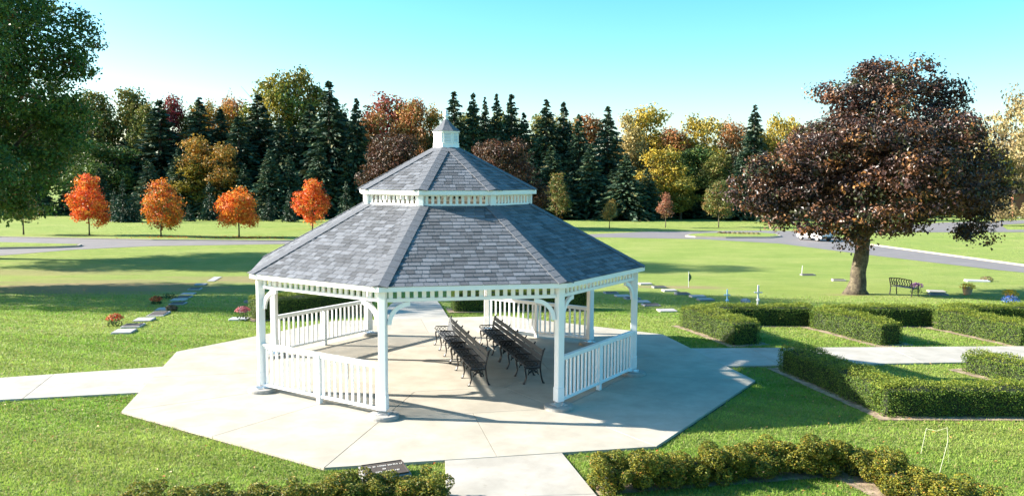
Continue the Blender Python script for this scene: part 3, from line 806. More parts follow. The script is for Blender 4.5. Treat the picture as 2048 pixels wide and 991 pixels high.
# ------------------------------------------------------------------ the wood behind the field
def conifer_arrays(H, Rm, seed, n_br, per, pal, droop=.35, base=.06):
    rg = np.random.default_rng(seed)
    nw = 28 if H > 8 else 14
    wl = (np.arange(nw) + .2) / nw; wt = (1 - wl) + .18; k = rg.choice(nw, n_br, p=wt / wt.sum())
    t = np.clip(wl[k] + rg.normal(size=n_br) * .015, 0, .985); z = H * (base + (1 - base) * t)
    L = Rm * ((1 - t) ** .92) * (.62 + .5 * rg.random(n_br)) * (1 + .16 * np.sin(k * 2.4)) + .06; a = rg.random(n_br) * 6.283
    s = (np.arange(per) + rg.random((n_br, per))) / per
    s = .15 + .85 * s
    r = L[:, None] * s; zz = z[:, None] + r * .18 - droop * (r ** 1.6) / (Rm ** .6) + rg.normal(size=r.shape) * .05
    P = np.stack([r * np.cos(a)[:, None], r * np.sin(a)[:, None], zz], -1).reshape(-1, 3) + rg.normal(size=(n_br * per, 3)) * np.array([.10, .10, .05]) * Rm * .2 * np.clip(L / Rm + .1, 0, 1).repeat(per)[:, None]
    out = np.stack([np.cos(a), np.sin(a), np.full(n_br, -.55)], 1).repeat(per, 0) + rg.normal(size=(n_br * per, 3)) * .35
    out /= np.linalg.norm(out, axis=1, keepdims=True)
    side = np.cross(out, rg.normal(size=(n_br * per, 3))); side /= np.linalg.norm(side, axis=1, keepdims=True)
    ln = (.095 + .07 * rg.random((n_br * per, 1))) * Rm * (.45 + .75 * np.clip(L / Rm, 0, 1)).repeat(per)[:, None] + .10; wd = ln * .30
    V = np.stack([P - out * ln * .4, P + side * wd - out * ln * .05, P + out * ln * .6, P - side * wd - out * ln * .05], 1).reshape(-1, 3)
    i = np.arange(n_br * per) * 4
    F = np.concatenate([np.stack([i, i + 1, i + 2], 1), np.stack([i, i + 2, i + 3], 1)])
    c = palette_cols(PAL[pal], n_br, rg).repeat(per, 0) * (1 + rg.normal(size=(n_br * per, 1)) * .2)
    return V, F, np.repeat(np.clip(c, .004, .8), 4, 0)
SPR_ARR = [conifer_arrays(16, 3.4, 60 + i, 760, 10, 'spruce', droop=.30 + .12 * (i % 3)) for i in range(4)]
SPR_ME = [np_mesh('crown', *a[:2], M_NEEDLE, a[2]) for a in SPR_ARR]
SPT_ME = MB().tube([(0, 0, -.2), (0, 0, 8), (0, 0, 15.6)], [.28, .17, .03], 8).mesh('trunk', M_BARK_D)
SML_ARR = [conifer_arrays(4, 1.15, 80 + i, 190, 7, 'spruce_small', droop=.2, base=.03) for i in range(3)]
SML_ME = [np_mesh('crown', *a[:2], M_NEEDLE, a[2]) for a in SML_ARR]
SMT_ME = MB().tube([(0, 0, -.1), (0, 0, 3.9)], [.06, .015], 6).mesh('trunk', M_BARK_D)

DEC = [(-68.9,137,16.3,9.1,'olive'),(-65.7,143,17.3,9.5,'olive'),(-57.7,142,17.3,6.4,'crimson'),(-59.4,136,14.2,5.7,'olive'),(-49.0,139,15.1,9.2,'amber'),(-47.6,143,17.0,5.2,'peach'),(-40.7,141,19.8,10.6,'gold_green'),(-36.1,144,21.0,9.6,'gold_green'),(-21.9,143,16.8,11.2,'rose'),(-16.0,135,15.1,6.9,'rust'),(-13.5,143,15.1,6.0,'amber'),(-22.8,134,12.8,6.5,'rust'),(12.6,141,13.2,6.8,'rust'),(18.4,138,13.5,7.5,'pale_gold'),(23.0,142,15.3,10.3,'gold'),(26.5,137,11.1,7.4,'rust'),(31.2,137,13.4,9.1,'gold'),(37.1,141,13.2,6.0,'peach'),(46.1,142,13.9,6.9,'gold'),(49.3,142,11.9,7.7,'rust'),(30.4,132,8.6,8.5,'green'),(78.0,140,11.8,6.8,'pale_gold'),(85.8,144,18.2,8.3,'bare_gold'),(84.2,136,16.2,7.4,'bare_gold'),(78.6,137,8.5,6.6,'olive'),(-77.6,144,16.0,9.6,'olive'),(-79.1,136,14.6,9.8,'olive'),(42.5,142,11.9,6.0,'gold'),
       (-7.5,143,13.6,8.5,'olive'),(-1.5,145,14.0,8.5,'gold_green'),(4.5,143,13.4,8.0,'olive'),(9.5,144,13.6,7.5,'gold'),(-30.0,143,14.5,8.5,'olive'),(-53.0,143,15.0,8.0,'olive'),(-18.5,141,15.5,7.0,'amber'),(-48.4,127,9.3,7.7,'amber'),(-47.0,124,5.5,6.3,'gold'),(22.5,126,8.1,6.8,'gold'),(25.2,124,3.9,6.2,'gold_green'),(31.6,126,7.0,6.1,'olive'),(-62.5,128,9.0,9.3,'green'),(-66.4,129,6.7,7.0,'green'),(-42.7,124,8.2,6.3,'amber')]
SPR = [(-56.1,133,16.0,8.4),(-49.7,133,16.4,8.0),(-46.4,133,14.6,6.4),(-40.7,134,17.1,8.5),(-35.9,129,13.0,6.2),(-32.0,132,15.5,7.2),(-28.0,128,18.6,8.1),(-23.7,127,15.8,5.4),(-42.3,129,13.3,7.0),(-27.0,134,14.2,6.5),(-9.1,130,17.4,6.3),(-6.2,131,17.2,4.9),(-4.4,133,16.7,4.0),(-2.5,131,17.0,4.7),(-0.2,133,17.3,5.6),(1.8,133,14.3,4.8),(5.3,132,16.3,6.4),(8.1,133,16.0,5.6),(10.3,130,13.9,4.9),(15.0,132,15.3,6.5),(36.7,127,15.2,5.5),(-61.2,131,9.5,7.1),(-33.8,129,11.7,6.6)]
DARK = [(5.7,124,8.8,9.0),(11.8,125,9.2,8.3),(16.5,121,7.6,8.8),(19.9,123,5.4,6.7),(33.8,123,8.0,6.7),(2.7,123,8.0,7.4),(-52.0,119,6.5,6.5),(-49.7,124,8.1,7.1),(-43.7,124,7.3,7.5),(-35.0,120,7.9,7.2),(-28.7,124,8.8,8.2),(-24.4,125,8.1,6.8),(-61.1,123,5.1,5.9),(-32.4,121,7.2,6.6),(-39.0,121,5.8,5.8)]
SMALL = [(-50.2,107,3.8,3.0),(-48.8,107,1.6,1.9),(-42.9,110,0.3,1.7),(-41.2,113,3.3,3.0),(-32.9,112,1.6,1.9),(-29.5,110,2.7,2.3),(-21.4,107,3.5,3.1),(-52.3,109,2.3,2.4),(35.5,113,5.7,4.1)]
ORD = ['first', 'second', 'third', 'fourth', 'fifth', 'sixth', 'seventh', 'eighth', 'ninth', 'tenth', 'eleventh', 'twelfth', 'thirteenth', 'fourteenth', 'fifteenth', 'sixteenth',
       'seventeenth', 'eighteenth', 'nineteenth', 'twentieth', 'twenty-first', 'twenty-second', 'twenty-third', 'twenty-fourth']
DNAME = {'olive': 'olive green broadleaf tree', 'crimson': 'crimson-topped tree', 'amber': 'amber broadleaf tree', 'peach': 'peach-orange tree', 'gold_green': 'tall yellow-green tree',
         'rose': 'rose-red tree', 'rust': 'rust coloured tree', 'pale_gold': 'pale gold tree', 'gold': 'golden yellow tree', 'green': 'dark green broadleaf tree', 'bare_gold': 'thin-leaved pale tan tree'}
dec_me = {}
for pal in sorted(set(d[4] for d in DEC)):
    sd = 200 + sum(map(ord, pal)) % 97
    rs = random.Random(sd)
    lob = [(0, 0, 8, 2.6, 2.6, 4.5)]
    for i in range(18):
        a = rs.random() * 6.28; t = rs.random(); s = rs.uniform(1.1, 1.9); rr = 3.4 * math.sin(math.pi * (.2 + .75 * t)) ** .7
        lob.append((rr * math.cos(a), rr * math.sin(a), 4 + 10.4 * t, s, s, s * .9))
    sparse = pal == 'bare_gold'
    dec_me[pal] = (crown_mesh('crown', lob, 520 if sparse else 950, 7, .42, .46, PAL[pal], M_LEAFR, sd, inner=.15),
                   trunk_mesh('trunk', .26, 4.5, [(l[0] * .8, l[1] * .8, l[2]) for l in lob[1:10]], sd, M_BARK))
for pal in dec_me:
    mem = sorted([d for d in DEC if d[4] == pal])
    for i, (x, y, zt, w, _) in enumerate(mem):
        H = zt - gz(y)
        lb = DNAME[pal] + ' in the far wood' + ('' if len(mem) == 1 else ', %s of its colour from the left' % ORD[i])
        t = tree('broadleaf_tree', (x, y, gz(y)), None, dec_me[pal][0], dec_me[pal][1], lb, 'tree', 'broadleaf trees of the far wood')
        t.scale = (w / 8.6, w / 8.6, H / 14.7); t.rotation_euler = (0, 0, x * 1.7)
for i, (x, y, zt, w) in enumerate(sorted(SPR)):
    H = zt - gz(y)
    t = tree('spruce_tree', (x, y, gz(y)), None, SPR_ME[i % 4], SPT_ME, 'tall dark spruce in the far wood, %s tall spruce from the left' % ORD[i], 'tree', 'tall spruces of the far wood')
    t.scale = (w / 3.9, w / 3.9, H / 16); t.rotation_euler = (0, 0, i * 2.1)
for i, (x, y, zt, w) in enumerate(sorted(SMALL)):
    H = zt - gz(y)
    t = tree('small_spruce', (x, y, gz(y)), None, SML_ME[i % 3], SMT_ME, 'small bluish spruce at the edge of the wood, %s small spruce from the left' % ORD[i], 'tree', 'small spruces along the wood edge')
    t.scale = (w / 2.2, w / 2.2, H / 4); t.rotation_euler = (0, 0, i * 1.3)
# the dark undergrowth of the wood, one mass nobody could count
Vs, Fs, Cs = [], [], []; nv = 0
rg = np.random.default_rng(7)
fill = list(DARK)
for x in np.arange(-86, 100, 3.6):
    fill.append((x + rg.uniform(-1.5, 1.5), rg.uniform(126, 134), rg.uniform(3.0, 6.5) if -75 < x < 42 else rg.uniform(2, 4), rg.uniform(5, 7)))
    fill.append((x + rg.uniform(-1.5, 1.5), rg.uniform(137, 148), rg.uniform(8, 11.5) if -75 < x < 42 else rg.uniform(3, 6), rg.uniform(6, 8)))
for i, (x, y, zt, w) in enumerate(fill):
    if x > 43 and 55 < x < 96 and y < 150 and zt < 9 and 60 < x < 92: y += 22
    a = SPR_ARR[i % 4]; H = zt - gz(y); q = a[0] * np.array([w / 6.4, w / 6.4, H / 16])
    an = i * 1.9; c_, s_ = math.cos(an), math.sin(an)
    Vs.append(np.stack([q[:, 0] * c_ - q[:, 1] * s_ + x, q[:, 0] * s_ + q[:, 1] * c_ + y, q[:, 2] + gz(y)], 1)); Fs.append(a[1] + nv); Cs.append(a[2]); nv += len(q)
um = np_mesh('woodland_mass', np.concatenate(Vs), np.concatenate(Fs), M_NEEDLE, np.concatenate(Cs))
tag(link('woodland_mass', um), 'dark evergreen undergrowth and shaded trees filling the wood', 'wood', kind='stuff')

# ------------------------------------------------------------------ hedges
def hedge_points(p0, p1, w, h, z0, dens, rg):
    a, b = np.array(p0, float), np.array(p1, float); L_ = np.linalg.norm(b - a); t = (b - a) / L_; n = np.array([-t[1], t[0]])
    faces = [('top', L_ * w), ('l', L_ * h), ('r', L_ * h), ('e0', w * h), ('e1', w * h)]
    P, N, T = [], [], []
    for nm, ar in faces:
        k = int(ar * dens * (1.15 if nm == 'top' else 1)); u, v = rg.random(k), rg.random(k)
        if nm == 'top': q = np.stack([u * L_, (v - .5) * w, np.full(k, h)], 1); nn = np.tile([0, 0, 1.], (k, 1))
        elif nm in 'lr':
            s = 1 if nm == 'l' else -1; q = np.stack([u * L_, np.full(k, s * w / 2), v * h], 1); nn = np.tile([0, s * 1., .25], (k, 1))
        else:
            s = 1 if nm == 'e1' else -1; q = np.stack([np.full(k, L_ if s > 0 else 0), (u - .5) * w, v * h], 1); nn = np.tile([s * 1., 0, .25], (k, 1))
        # rounded shoulders
        lump = np.sin(q[:, 0] * 3.1 + p0[0]) * .02 + np.sin(q[:, 0] * 7.7 + q[:, 2] * 5) * .02 + rg.normal(size=k) * .028
        q = q + nn * lump[:, None]
        edge = np.clip((np.abs(q[:, 1]) - (w / 2 - .1)) / .1, 0, 1) * np.clip((q[:, 2] - (h - .12)) / .12, 0, 1)
        q[:, 2] -= edge * .07; q[:, 1] *= 1 - edge * .10
        P.append(q); N.append(nn); T.append(np.full(k, nm == 'top'))
    P, N, T = np.concatenate(P), np.concatenate(N), np.concatenate(T)
    W = np.stack([a[0] + P[:, 0] * t[0] + P[:, 1] * n[0], a[1] + P[:, 0] * t[1] + P[:, 1] * n[1], P[:, 2]], 1)
    W[:, 2] += np.interp(W[:, 1], BY, BZ) + z0
    Nw = np.stack([N[:, 0] * t[0] + N[:, 1] * n[0], N[:, 0] * t[1] + N[:, 1] * n[1], N[:, 2]], 1)
    return W, Nw, T
HEDGE_POLYS = []
def hedge(label, runs, seed, dens=2500, leaf=.033, soil=True, grp='clipped hedges'):
    rg = np.random.default_rng(seed)
    c0 = runs[0][0]; root = empty('hedge', (c0[0], c0[1], gz(c0[1]))); tag(root, label, 'hedge', grp)
    P, N, T = [], [], []; core = MB(); off = Vector(root.location)
    for p0, p1, w, h in runs:
        a, b, c_ = hedge_points(p0, p1, w, h, 0, dens, rg); P.append(a); N.append(b); T.append(c_)
        d = Vector((p1[0] - p0[0], p1[1] - p0[1], 0)); L_ = d.length; ang = math.atan2(d.y, d.x)
        mx = Matrix.Translation(((p0[0] + p1[0]) / 2 - off.x, (p0[1] + p1[1]) / 2 - off.y, gz((p0[1] + p1[1]) / 2) - off.z)) @ Matrix.Rotation(ang, 4, 'Z')
        core.box((0, 0, h / 2 - .05 + (-.02)), (L_ - .12, w - .12, h - .06), mx)
        t = d.normalized(); n = Vector((-t.y, t.x, 0)); A = Vector((*p0, 0)); B = Vector((*p1, 0)); m_ = .20
        poly = [(A - t * m_ - n * (w / 2 + m_)), (B + t * m_ - n * (w / 2 + m_)), (B + t * m_ + n * (w / 2 + m_)), (A - t * m_ + n * (w / 2 + m_))]
        poly = [(v.x, v.y) for v in poly]; HEDGE_POLYS.append(poly)
        if soil: tag(ground_poly('soil_bed', poly, .006 + .0015 * len(HEDGE_POLYS), M_SOIL), kind='structure')
    P, N, T = np.concatenate(P), np.concatenate(N), np.concatenate(T)
    n = len(P); N = N * .8 + unit(n, rg) * .75 + np.array([0, 0, .25]); N /= np.linalg.norm(N, axis=1, keepdims=True)
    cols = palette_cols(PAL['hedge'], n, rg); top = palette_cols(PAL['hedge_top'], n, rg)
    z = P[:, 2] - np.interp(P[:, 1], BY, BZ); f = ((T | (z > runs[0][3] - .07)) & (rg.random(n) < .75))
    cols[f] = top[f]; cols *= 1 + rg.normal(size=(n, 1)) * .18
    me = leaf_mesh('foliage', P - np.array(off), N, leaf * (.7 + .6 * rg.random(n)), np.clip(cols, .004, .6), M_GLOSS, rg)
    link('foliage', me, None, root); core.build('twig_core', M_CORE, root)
hedge('clipped hedge arm nearest the gazebo on the right, end facing the path', [((5.25, 23.9), (6.05, 21.05), .78, .62)], 301)
hedge('clipped back hedge run between the first and second right-hand arms', [((5.55, 24.25), (8.85, 24.3), .62, .60)], 302)
hedge('clipped hedge arm in the middle of the right-hand hedge garden', [((8.95, 23.7), (9.80, 21.1), .72, .60)], 303)
hedge('clipped back hedge run between the middle and right arms', [((9.3, 24.3), (12.4, 24.35), .62, .60)], 304)
hedge('clipped hedge arm at the right edge beyond the path', [((12.5, 23.7), (13.35, 21.0), .72, .60)], 305)
hedge('clipped back hedge run reaching the right edge of the view', [((12.9, 24.6), (17.5, 24.7), .62, .60)], 306)
hedge('L-shaped clipped hedge on this side of the right path', [((6.35, 18.35), (7.05, 15.0), .72, .56), ((6.75, 14.95), (11.6, 15.0), .62, .56)], 307, 3000, .030)
hedge('short clipped hedge arm at the right edge, this side of the path', [((10.4, 18.35), (11.2, 16.2), .72, .47)], 308, 2600, .032)
hedge('clipped hedge behind the gazebo, left of the back path', [((-7.85, 24.9), (-4.75, 27.0), .9, .72)], 309)
hedge('clipped hedge behind the gazebo, right of the back path', [((-1.95, 27.3), (2.5, 28.0), .8, .70)], 310)

# ------------------------------------------------------------------ loose boxwood bushes in front
def bush_mesh(seed, n=6000):
    rg = np.random.default_rng(seed); L = [(0, 0, .24, .19, .19, .22)]
    for i in range(15):
        a = rg.random() * 6.28; q = .13 + .13 * rg.random(); r_ = .065 + .07 * rg.random(); L.append((q * math.cos(a), q * math.sin(a), .10 + .42 * rg.random(), r_, r_, r_ * 1.15))
    L = np.array(L); w_ = L[:, 3] ** 1.6; pick = rg.choice(len(L), n, p=w_ / w_.sum()); d = unit(n, rg)
    P = L[pick, :3] + d * L[pick, 3:6] * (.8 + .28 * rg.random((n, 1))); P[:, 2] = np.abs(P[:, 2])
    N = d * .7 + unit(n, rg) * .7 + np.array([0, 0, .3]); N /= np.linalg.norm(N, axis=1, keepdims=True)
    c = palette_cols(PAL['boxwood'], n, rg) * (1 + rg.normal(size=(n, 1)) * .2)
    return leaf_mesh('foliage', P, N, .030 * (.7 + .7 * rg.random(n)), np.clip(c, .005, .7), M_GLOSS, rg)
BUSH = [bush_mesh(400 + i) for i in range(4)]
CORE_ME = MB().lathe([(.04, 0), (.10, .06), (.13, .2), (.10, .32), (.03, .38)], 10).mesh('twig_core', M_CORE)
rowL = [(-1.18, 10.62), (-1.60, 10.52), (-2.02, 10.42), (-2.45, 10.35), (-2.9, 10.25), (-3.36, 10.12), (-3.85, 10.02), (-4.35, 9.9), (-4.85, 9.8)]
rowR = [(1.42, 11.06), (1.80, 11.16), (2.20, 11.28), (2.60, 11.42), (3.00, 11.52), (3.40, 11.62), (3.80, 11.74), (4.2, 11.84), (4.6, 11.88), (4.98, 11.74), (5.2, 11.4), (5.32, 11.05), (5.44, 10.72), (5.62, 10.40), (5.78, 10.1)]
rs = random.Random(8); i = 0
for row, side, o_ in ((rowL, 'left', 'right end'), (rowR, 'right', 'left end')):
    for j, (x, y) in enumerate(row):
        b = empty('boxwood_bush', (x, y, 0), rs.random() * 6.28); s = rs.uniform(.92, 1.14); b.scale = (s * 1.08, s * 1.08, s * rs.uniform(.70, .92) * (.95 if side == 'left' else 1.0))
        tag(b, 'small yellow-green boxwood in the front %s row, %s bush from its %s' % (side, ORD[j], o_), 'bush', 'boxwood bushes of the front %s row' % side)
        link('foliage', BUSH[i % 4], None, b); link('twig_core', CORE_ME, None, b); i += 1
bedR = [(1.15, 10.9), (2.3, 11.15), (4.55, 11.62), (4.72, 11.45), (5.0, 10.6), (5.3, 9.6), (6.15, 9.6), (5.75, 10.9), (5.45, 11.7), (5.1, 12.1), (4.4, 12.15), (2.6, 11.7), (1.2, 11.3)]
bedL = [(-.9, 10.75), (-1.0, 10.3), (-5.4, 9.3), (-5.5, 9.75), (-3, 10.45)]
tag(ground_poly('soil_bed', bedR, .010, M_SOIL), kind='structure'); tag(ground_poly('soil_bed', bedL, .010, M_SOIL), kind='structure')

# ------------------------------------------------------------------ grave markers, flowers and small things
M_GRAN = mat('grey_granite', (.20, .195, .20), .45, noise=.25, nscale=40)
M_PALE = mat('pale_stone', (.36, .335, .32), .7, noise=.12, nscale=12)
M_BRONZE = mat('bronze_plaque', (.075, .058, .047), .75, metal=.1, noise=.2, nscale=20)
M_LETTER = mat('polished_letters', (.75, .72, .66), .4, metal=.4)
M_CWHITE = mat('white_paint', (.55, .55, .57), .5)
def marker(x, y, w, d, h, rz, label, m=M_GRAN, bronze=True, grp='flat grave markers'):
    o = MB().box((0, 0, h / 2 - .01), (w, d, h + .02)).build('grave_marker', m, None, bevel=.012, loc=(x, y, gz(y)), rot=(0, 0, rz))
    tag(o, label, 'grave marker', grp)
    if bronze: MB().box((0, 0, h + .008), (w * .82, d * .7, .014)).build('bronze_plate', M_BRONZE, o, bevel=.004)
    return o
ROW = [(-10.55, 22.3), (-10.72, 23.2), (-10.98, 24.5), (-11.15, 25.9), (-11.5, 27.2), (-11.75, 28.9), (-12.4, 30.6), (-12.75, 32.0), (-13.3, 33.8), (-14.1, 36.6), (-14.6, 38.6)]
for i, (x, y) in enumerate(ROW):
    pale = i in (0, 1, 2)
    marker(x, y, .52, .58 if i != 3 else .9, .055 if pale else .045, R(8), '%s flat grave marker in the left lawn row, %s from the near end' % ('pale' if pale else 'grey', ORD[i]), M_PALE if pale or i % 3 == 0 else M_GRAN, bronze=(i % 2 == 1), grp='grave markers of the left row')
tag(ground_poly('marker_strip', [(-14.9, 40.2), (-14.55, 40.2), (-15.0, 42.6), (-15.4, 42.6)], .02, M_PALE), kind='structure')
marker(-8.22, 24.75, .55, .36, .06, 0, 'white flat marker beside the left end of the back hedge', M_CWHITE, False)
marker(-8.6, 26.9, .6, .4, .10, 0, 'grey flat marker behind the left back hedge, nearer one')
marker(-9.3, 29.6, .6, .4, .10, 0, 'grey flat marker behind the left back hedge, farther one')
for i, (x, y) in enumerate([(4.3, 35.6), (4.55, 33.8), (4.75, 32.4), (4.85, 30.7), (4.95, 29.2), (5.2, 27.5)]):
    marker(x, y, .6, .5, .06, R(6), 'flat marker in the shaded row right of the gazebo, %s from the far end' % ORD[i], M_PALE if i % 2 else M_GRAN, i % 2 == 0, 'grave markers of the shaded right row')
for i, (x, y) in enumerate([(6.45, 39.8), (6.85, 38.3), (7.05, 36.8), (7.3, 35.2), (7.6, 33.6), (7.5, 31.8)]):
    marker(x, y, .6, .45, .08, R(6), 'flat marker in the outer row right of the gazebo, %s from the far end' % ORD[i], M_GRAN if i % 2 else M_PALE, i in (1, 3), 'grave markers of the outer right row')
marker(16.3, 45.4, .75, .4, .07, 0, 'grey flat marker under the thin white stick on the right lawn')
marker(16.75, 42.2, .65, .4, .09, R(-8), 'pale flat marker left of the purple maple trunk', M_PALE)
marker(18.5, 35.7, .75, .5, .09, R(-12), 'grey flat marker right of the purple chrysanthemum')
marker(19.2, 37.2, .7, .45, .06, R(-12), 'pale flat marker in the shade left of the yellow chrysanthemum pot', M_PALE, False)
marker(23.9, 42.3, 1.1, .5, .08, R(-10), 'white flat marker with dried plants on the far right lawn', M_CWHITE, False)
MB().tube([(0, 0, 0), (.02, 0, .45)], .02, 6).build('white_stick', M_CWHITE, None, loc=(16.4, 46.6, gz(46.6))); tag(bpy.data.objects['white_stick'], 'thin white stick standing in the right lawn', 'stick')

def flower(x, y, r, h, pal, label, name='flower_clump', pot=None, n=260, sz=.05, cat='flowers'):
    rg = np.random.default_rng(int(abs(x * 100 + y * 10)))
    root = empty(name, (x, y, gz(y))); tag(root, label, cat)
    d = unit(n, rg); d[:, 2] = np.abs(d[:, 2]) * .9; zb = h - r * .95
    P = d * np.array([r, r, r * .75]) * (.75 + .3 * rg.random((n, 1))) + np.array([0, 0, zb])
    N = d + unit(n, rg) * .4; N /= np.linalg.norm(N, axis=1, keepdims=True)
    c = palette_cols(pal, n, rg) * (1 + rg.normal(size=(n, 1)) * .15)
    tag(link('blooms', leaf_mesh('blooms', P, N, sz * (.7 + .6 * rg.random(n)), np.clip(c, .004, .9), M_LEAF, rg, .8), None, root), kind='stuff')
    if pot: MB().lathe([(r * .45, 0), (r * .65, zb + .03), (r * .55, zb + .04)], 14).build('pot', pot, root)
    else:
        n2 = n // 2; d = unit(n2, rg); P = d * np.array([r, r, zb + .02]) * .85; P[:, 2] = np.abs(P[:, 2])
        link('leaves', leaf_mesh('leaves', P, d, sz * 1.2, palette_cols([(.04, .08, .02, 1), (.06, .10, .02, 1)], n2, rg), M_LEAF, rg), None, root)
    return root
RED = [(.55, .10, .03, 3), (.45, .05, .03, 2), (.5, .2, .04, 1), (.10, .10, .03, 1)]
PINK = [(.5, .14, .16, 3), (.35, .06, .08, 2), (.55, .35, .35, 1)]
YEL = [(.80, .46, .02, 3), (.72, .36, .02, 2), (.5, .32, .03, .6)]
PUR = [(.22, .05, .26, 3), (.30, .10, .34, 2), (.12, .04, .14, 1)]
BLU = [(.03, .08, .30, 3), (.05, .14, .38, 2), (.3, .36, .45, .5)]
DRY = [(.22, .14, .08, 3), (.15, .10, .06, 2), (.08, .09, .03, 1)]
M_TERRA = mat('tan_pot', (.42, .26, .15), .8)
flower(-11.3, 23.35, .24, .42, RED, 'orange-red flower clump beside the nearest markers of the left row')
flower(-12.55, 29.0, .22, .34, RED, 'red flower clump in the shade along the left marker row')
flower(-11.15, 26.9, .2, .26, DRY, 'dark dried plant on the right of the left marker row')
flower(-13.2, 31.6, .4, .3, [(.02, .05, .015, 1)], 'low dark green plant behind the left marker row', name='dark_plant', cat='plant')
flower(-8.05, 24.55, .22, .5, PINK, 'pink flower clump at the left end of the back hedge')
flower(-6.1, 27.4, .5, .85, [(.45, .04, .16, 3), (.35, .05, .2, 2), (.05, .09, .02, 2)], 'magenta flowers showing above the left back hedge', n=500, sz=.07)
flower(18.05, 36.7, .30, .55, PUR, 'purple chrysanthemum beside the lawn bench')
flower(20.0, 36.1, .34, .62, YEL, 'yellow chrysanthemum in a tan pot right of the bench', pot=M_TERRA)
flower(20.3, 33.5, .32, .5, YEL, 'yellow chrysanthemum in the shade near the right edge', pot=M_TERRA)
flower(18.75, 30.9, .34, .42, BLU, 'bright blue flowers behind the right hedge')
flower(24.5, 42.5, .32, .36, DRY, 'brown dried plants on the white marker, far right lawn')
flower(8.6, 30.2, .18, .26, [(.5, .55, .62, 2), (.25, .3, .4, 1)], 'whitish flowers at the foot of the white cross')
# flower bed on the right island and mum row by the building
for i in range(9):
    x, y = 21.7 + i * .44, 86.4 - i * .16
    flower(x, y, .30, .42, [(.40, .34, .16, 3), (.30, .22, .10, 2), (.16, .16, .05, 2)] if i > 2 else DRY, 'low tan flower clump on the road island, %s from the left' % ORD[i], n=120, sz=.09)['group'] = 'flowers on the road island'
for i in range(8):
    flower(78.6 + i * .95, 134.6, .45, .5, [(.6, .5, .08, 2), (.65, .6, .4, 1)] if i % 2 else [(.7, .68, .5, 2), (.6, .5, .1, 1)], 'pale yellow mum by the far road at right, %s from the left' % ORD[i], n=90, sz=.16)['group'] = 'mums along the far road'

# crosses, flag, rope stakes
def cross(x, y, h, label, m, w=.045):
    root = empty('memorial_cross', (x, y, gz(y))); tag(root, label, 'cross')
    MB().box((0, 0, h / 2), (w, w, h)).build('upright', m, root, bevel=.005); MB().box((0, -.002, h * .68), (h * .36, w * .8, w * .8)).build('crossbar', m, root, bevel=.005)
    MB().lathe([(.05, 0), (.07, .05), (.02, .10)], 10, (0, -.03, h * .30)).build('bow', m, root)
    return root
cross(8.6, 28.7, .80, 'white cross standing behind the right back hedge', M_CWHITE, .055)
cross(7.6, 29.0, .62, 'small light blue cross left of the white one', mat('light_blue_paint', (.25, .45, .65), .5), .04)
fl = empty('garden_flag', (8.3, 38.66, gz(38.66))); tag(fl, 'small dark green flag on a stake on the lawn right of the gazebo', 'flag')
MB().tube([(0, 0, 0), (0, 0, .75)], .012, 6).build('stake', M_CWHITE, fl)
fm = MB(); 
for i in range(6): 
    z0, z1 = .25 + i * .07, .25 + (i + 1) * .07; w0, w1 = .02 + .12 * math.sin(math.pi * i / 6), .02 + .12 * math.sin(math.pi * (i + 1) / 6); y0, y1 = .02 * math.sin(i), .02 * math.sin(i + 1)
    fm.add([(0, y0, z0), (w0, y0 + .02, z0), (w1, y1 + .02, z1), (0, y1, z1), (0, y0 + .006, z0), (w0, y0 + .026, z0), (w1, y1 + .026, z1), (0, y1 + .006, z1)], [(0, 1, 2, 3), (7, 6, 5, 4), (1, 5, 6, 2)])
fm.build('cloth', mat('flag_green', (.02, .09, .05), .7), fl)
M_STAKE = mat('pale_stake', (.34, .35, .22), .6)
sk = empty('roped_stakes', (6.4, 12.2, 0)); tag(sk, 'thin pale stakes joined by string beside the front right bushes', 'stakes')
S1, S2, S3 = Vector((.03, .48, 0)), Vector((-.12, -.38, 0)), Vector((.25, .06, 0))
MB().tube([S1, S1 + Vector((.10, .06, .40))], .005, 5).build('stake', M_STAKE, sk)
MB().tube([S2, S2 + Vector((.22, .22, .42)), S2 + Vector((.22, .26, .62))], .005, 5).build('stake', M_STAKE, sk)
MB().tube([S3, S2 + Vector((.22, .24, .46))], .004, 5).build('stake', M_STAKE, sk)
MB().tube([S1 + Vector((.10, .06, .39)), (S1 + S2) / 2 + Vector((.16, .15, .46)), S2 + Vector((.22, .26, .61))], .003, 5).build('string', M_STAKE, sk)
MB().lathe([(.0, 0), (.045, .01), (.05, .10), (.03, .13), (.0, .135)], 12).build('garden_lamp_head', mat('teal_plastic', (.05, .30, .28), .35), None, loc=(5.72, 11.35, .02), rot=(R(70), 0, .6))
tag(bpy.data.objects['garden_lamp_head'], 'small teal and white plastic object lying by the front right bushes', 'garden light')
flower(5.52, 12.05, .14, .2, [(.6, .12, .03, 2), (.5, .06, .02, 1)], 'orange-red flower spray behind the front right bushes', n=120, sz=.03)

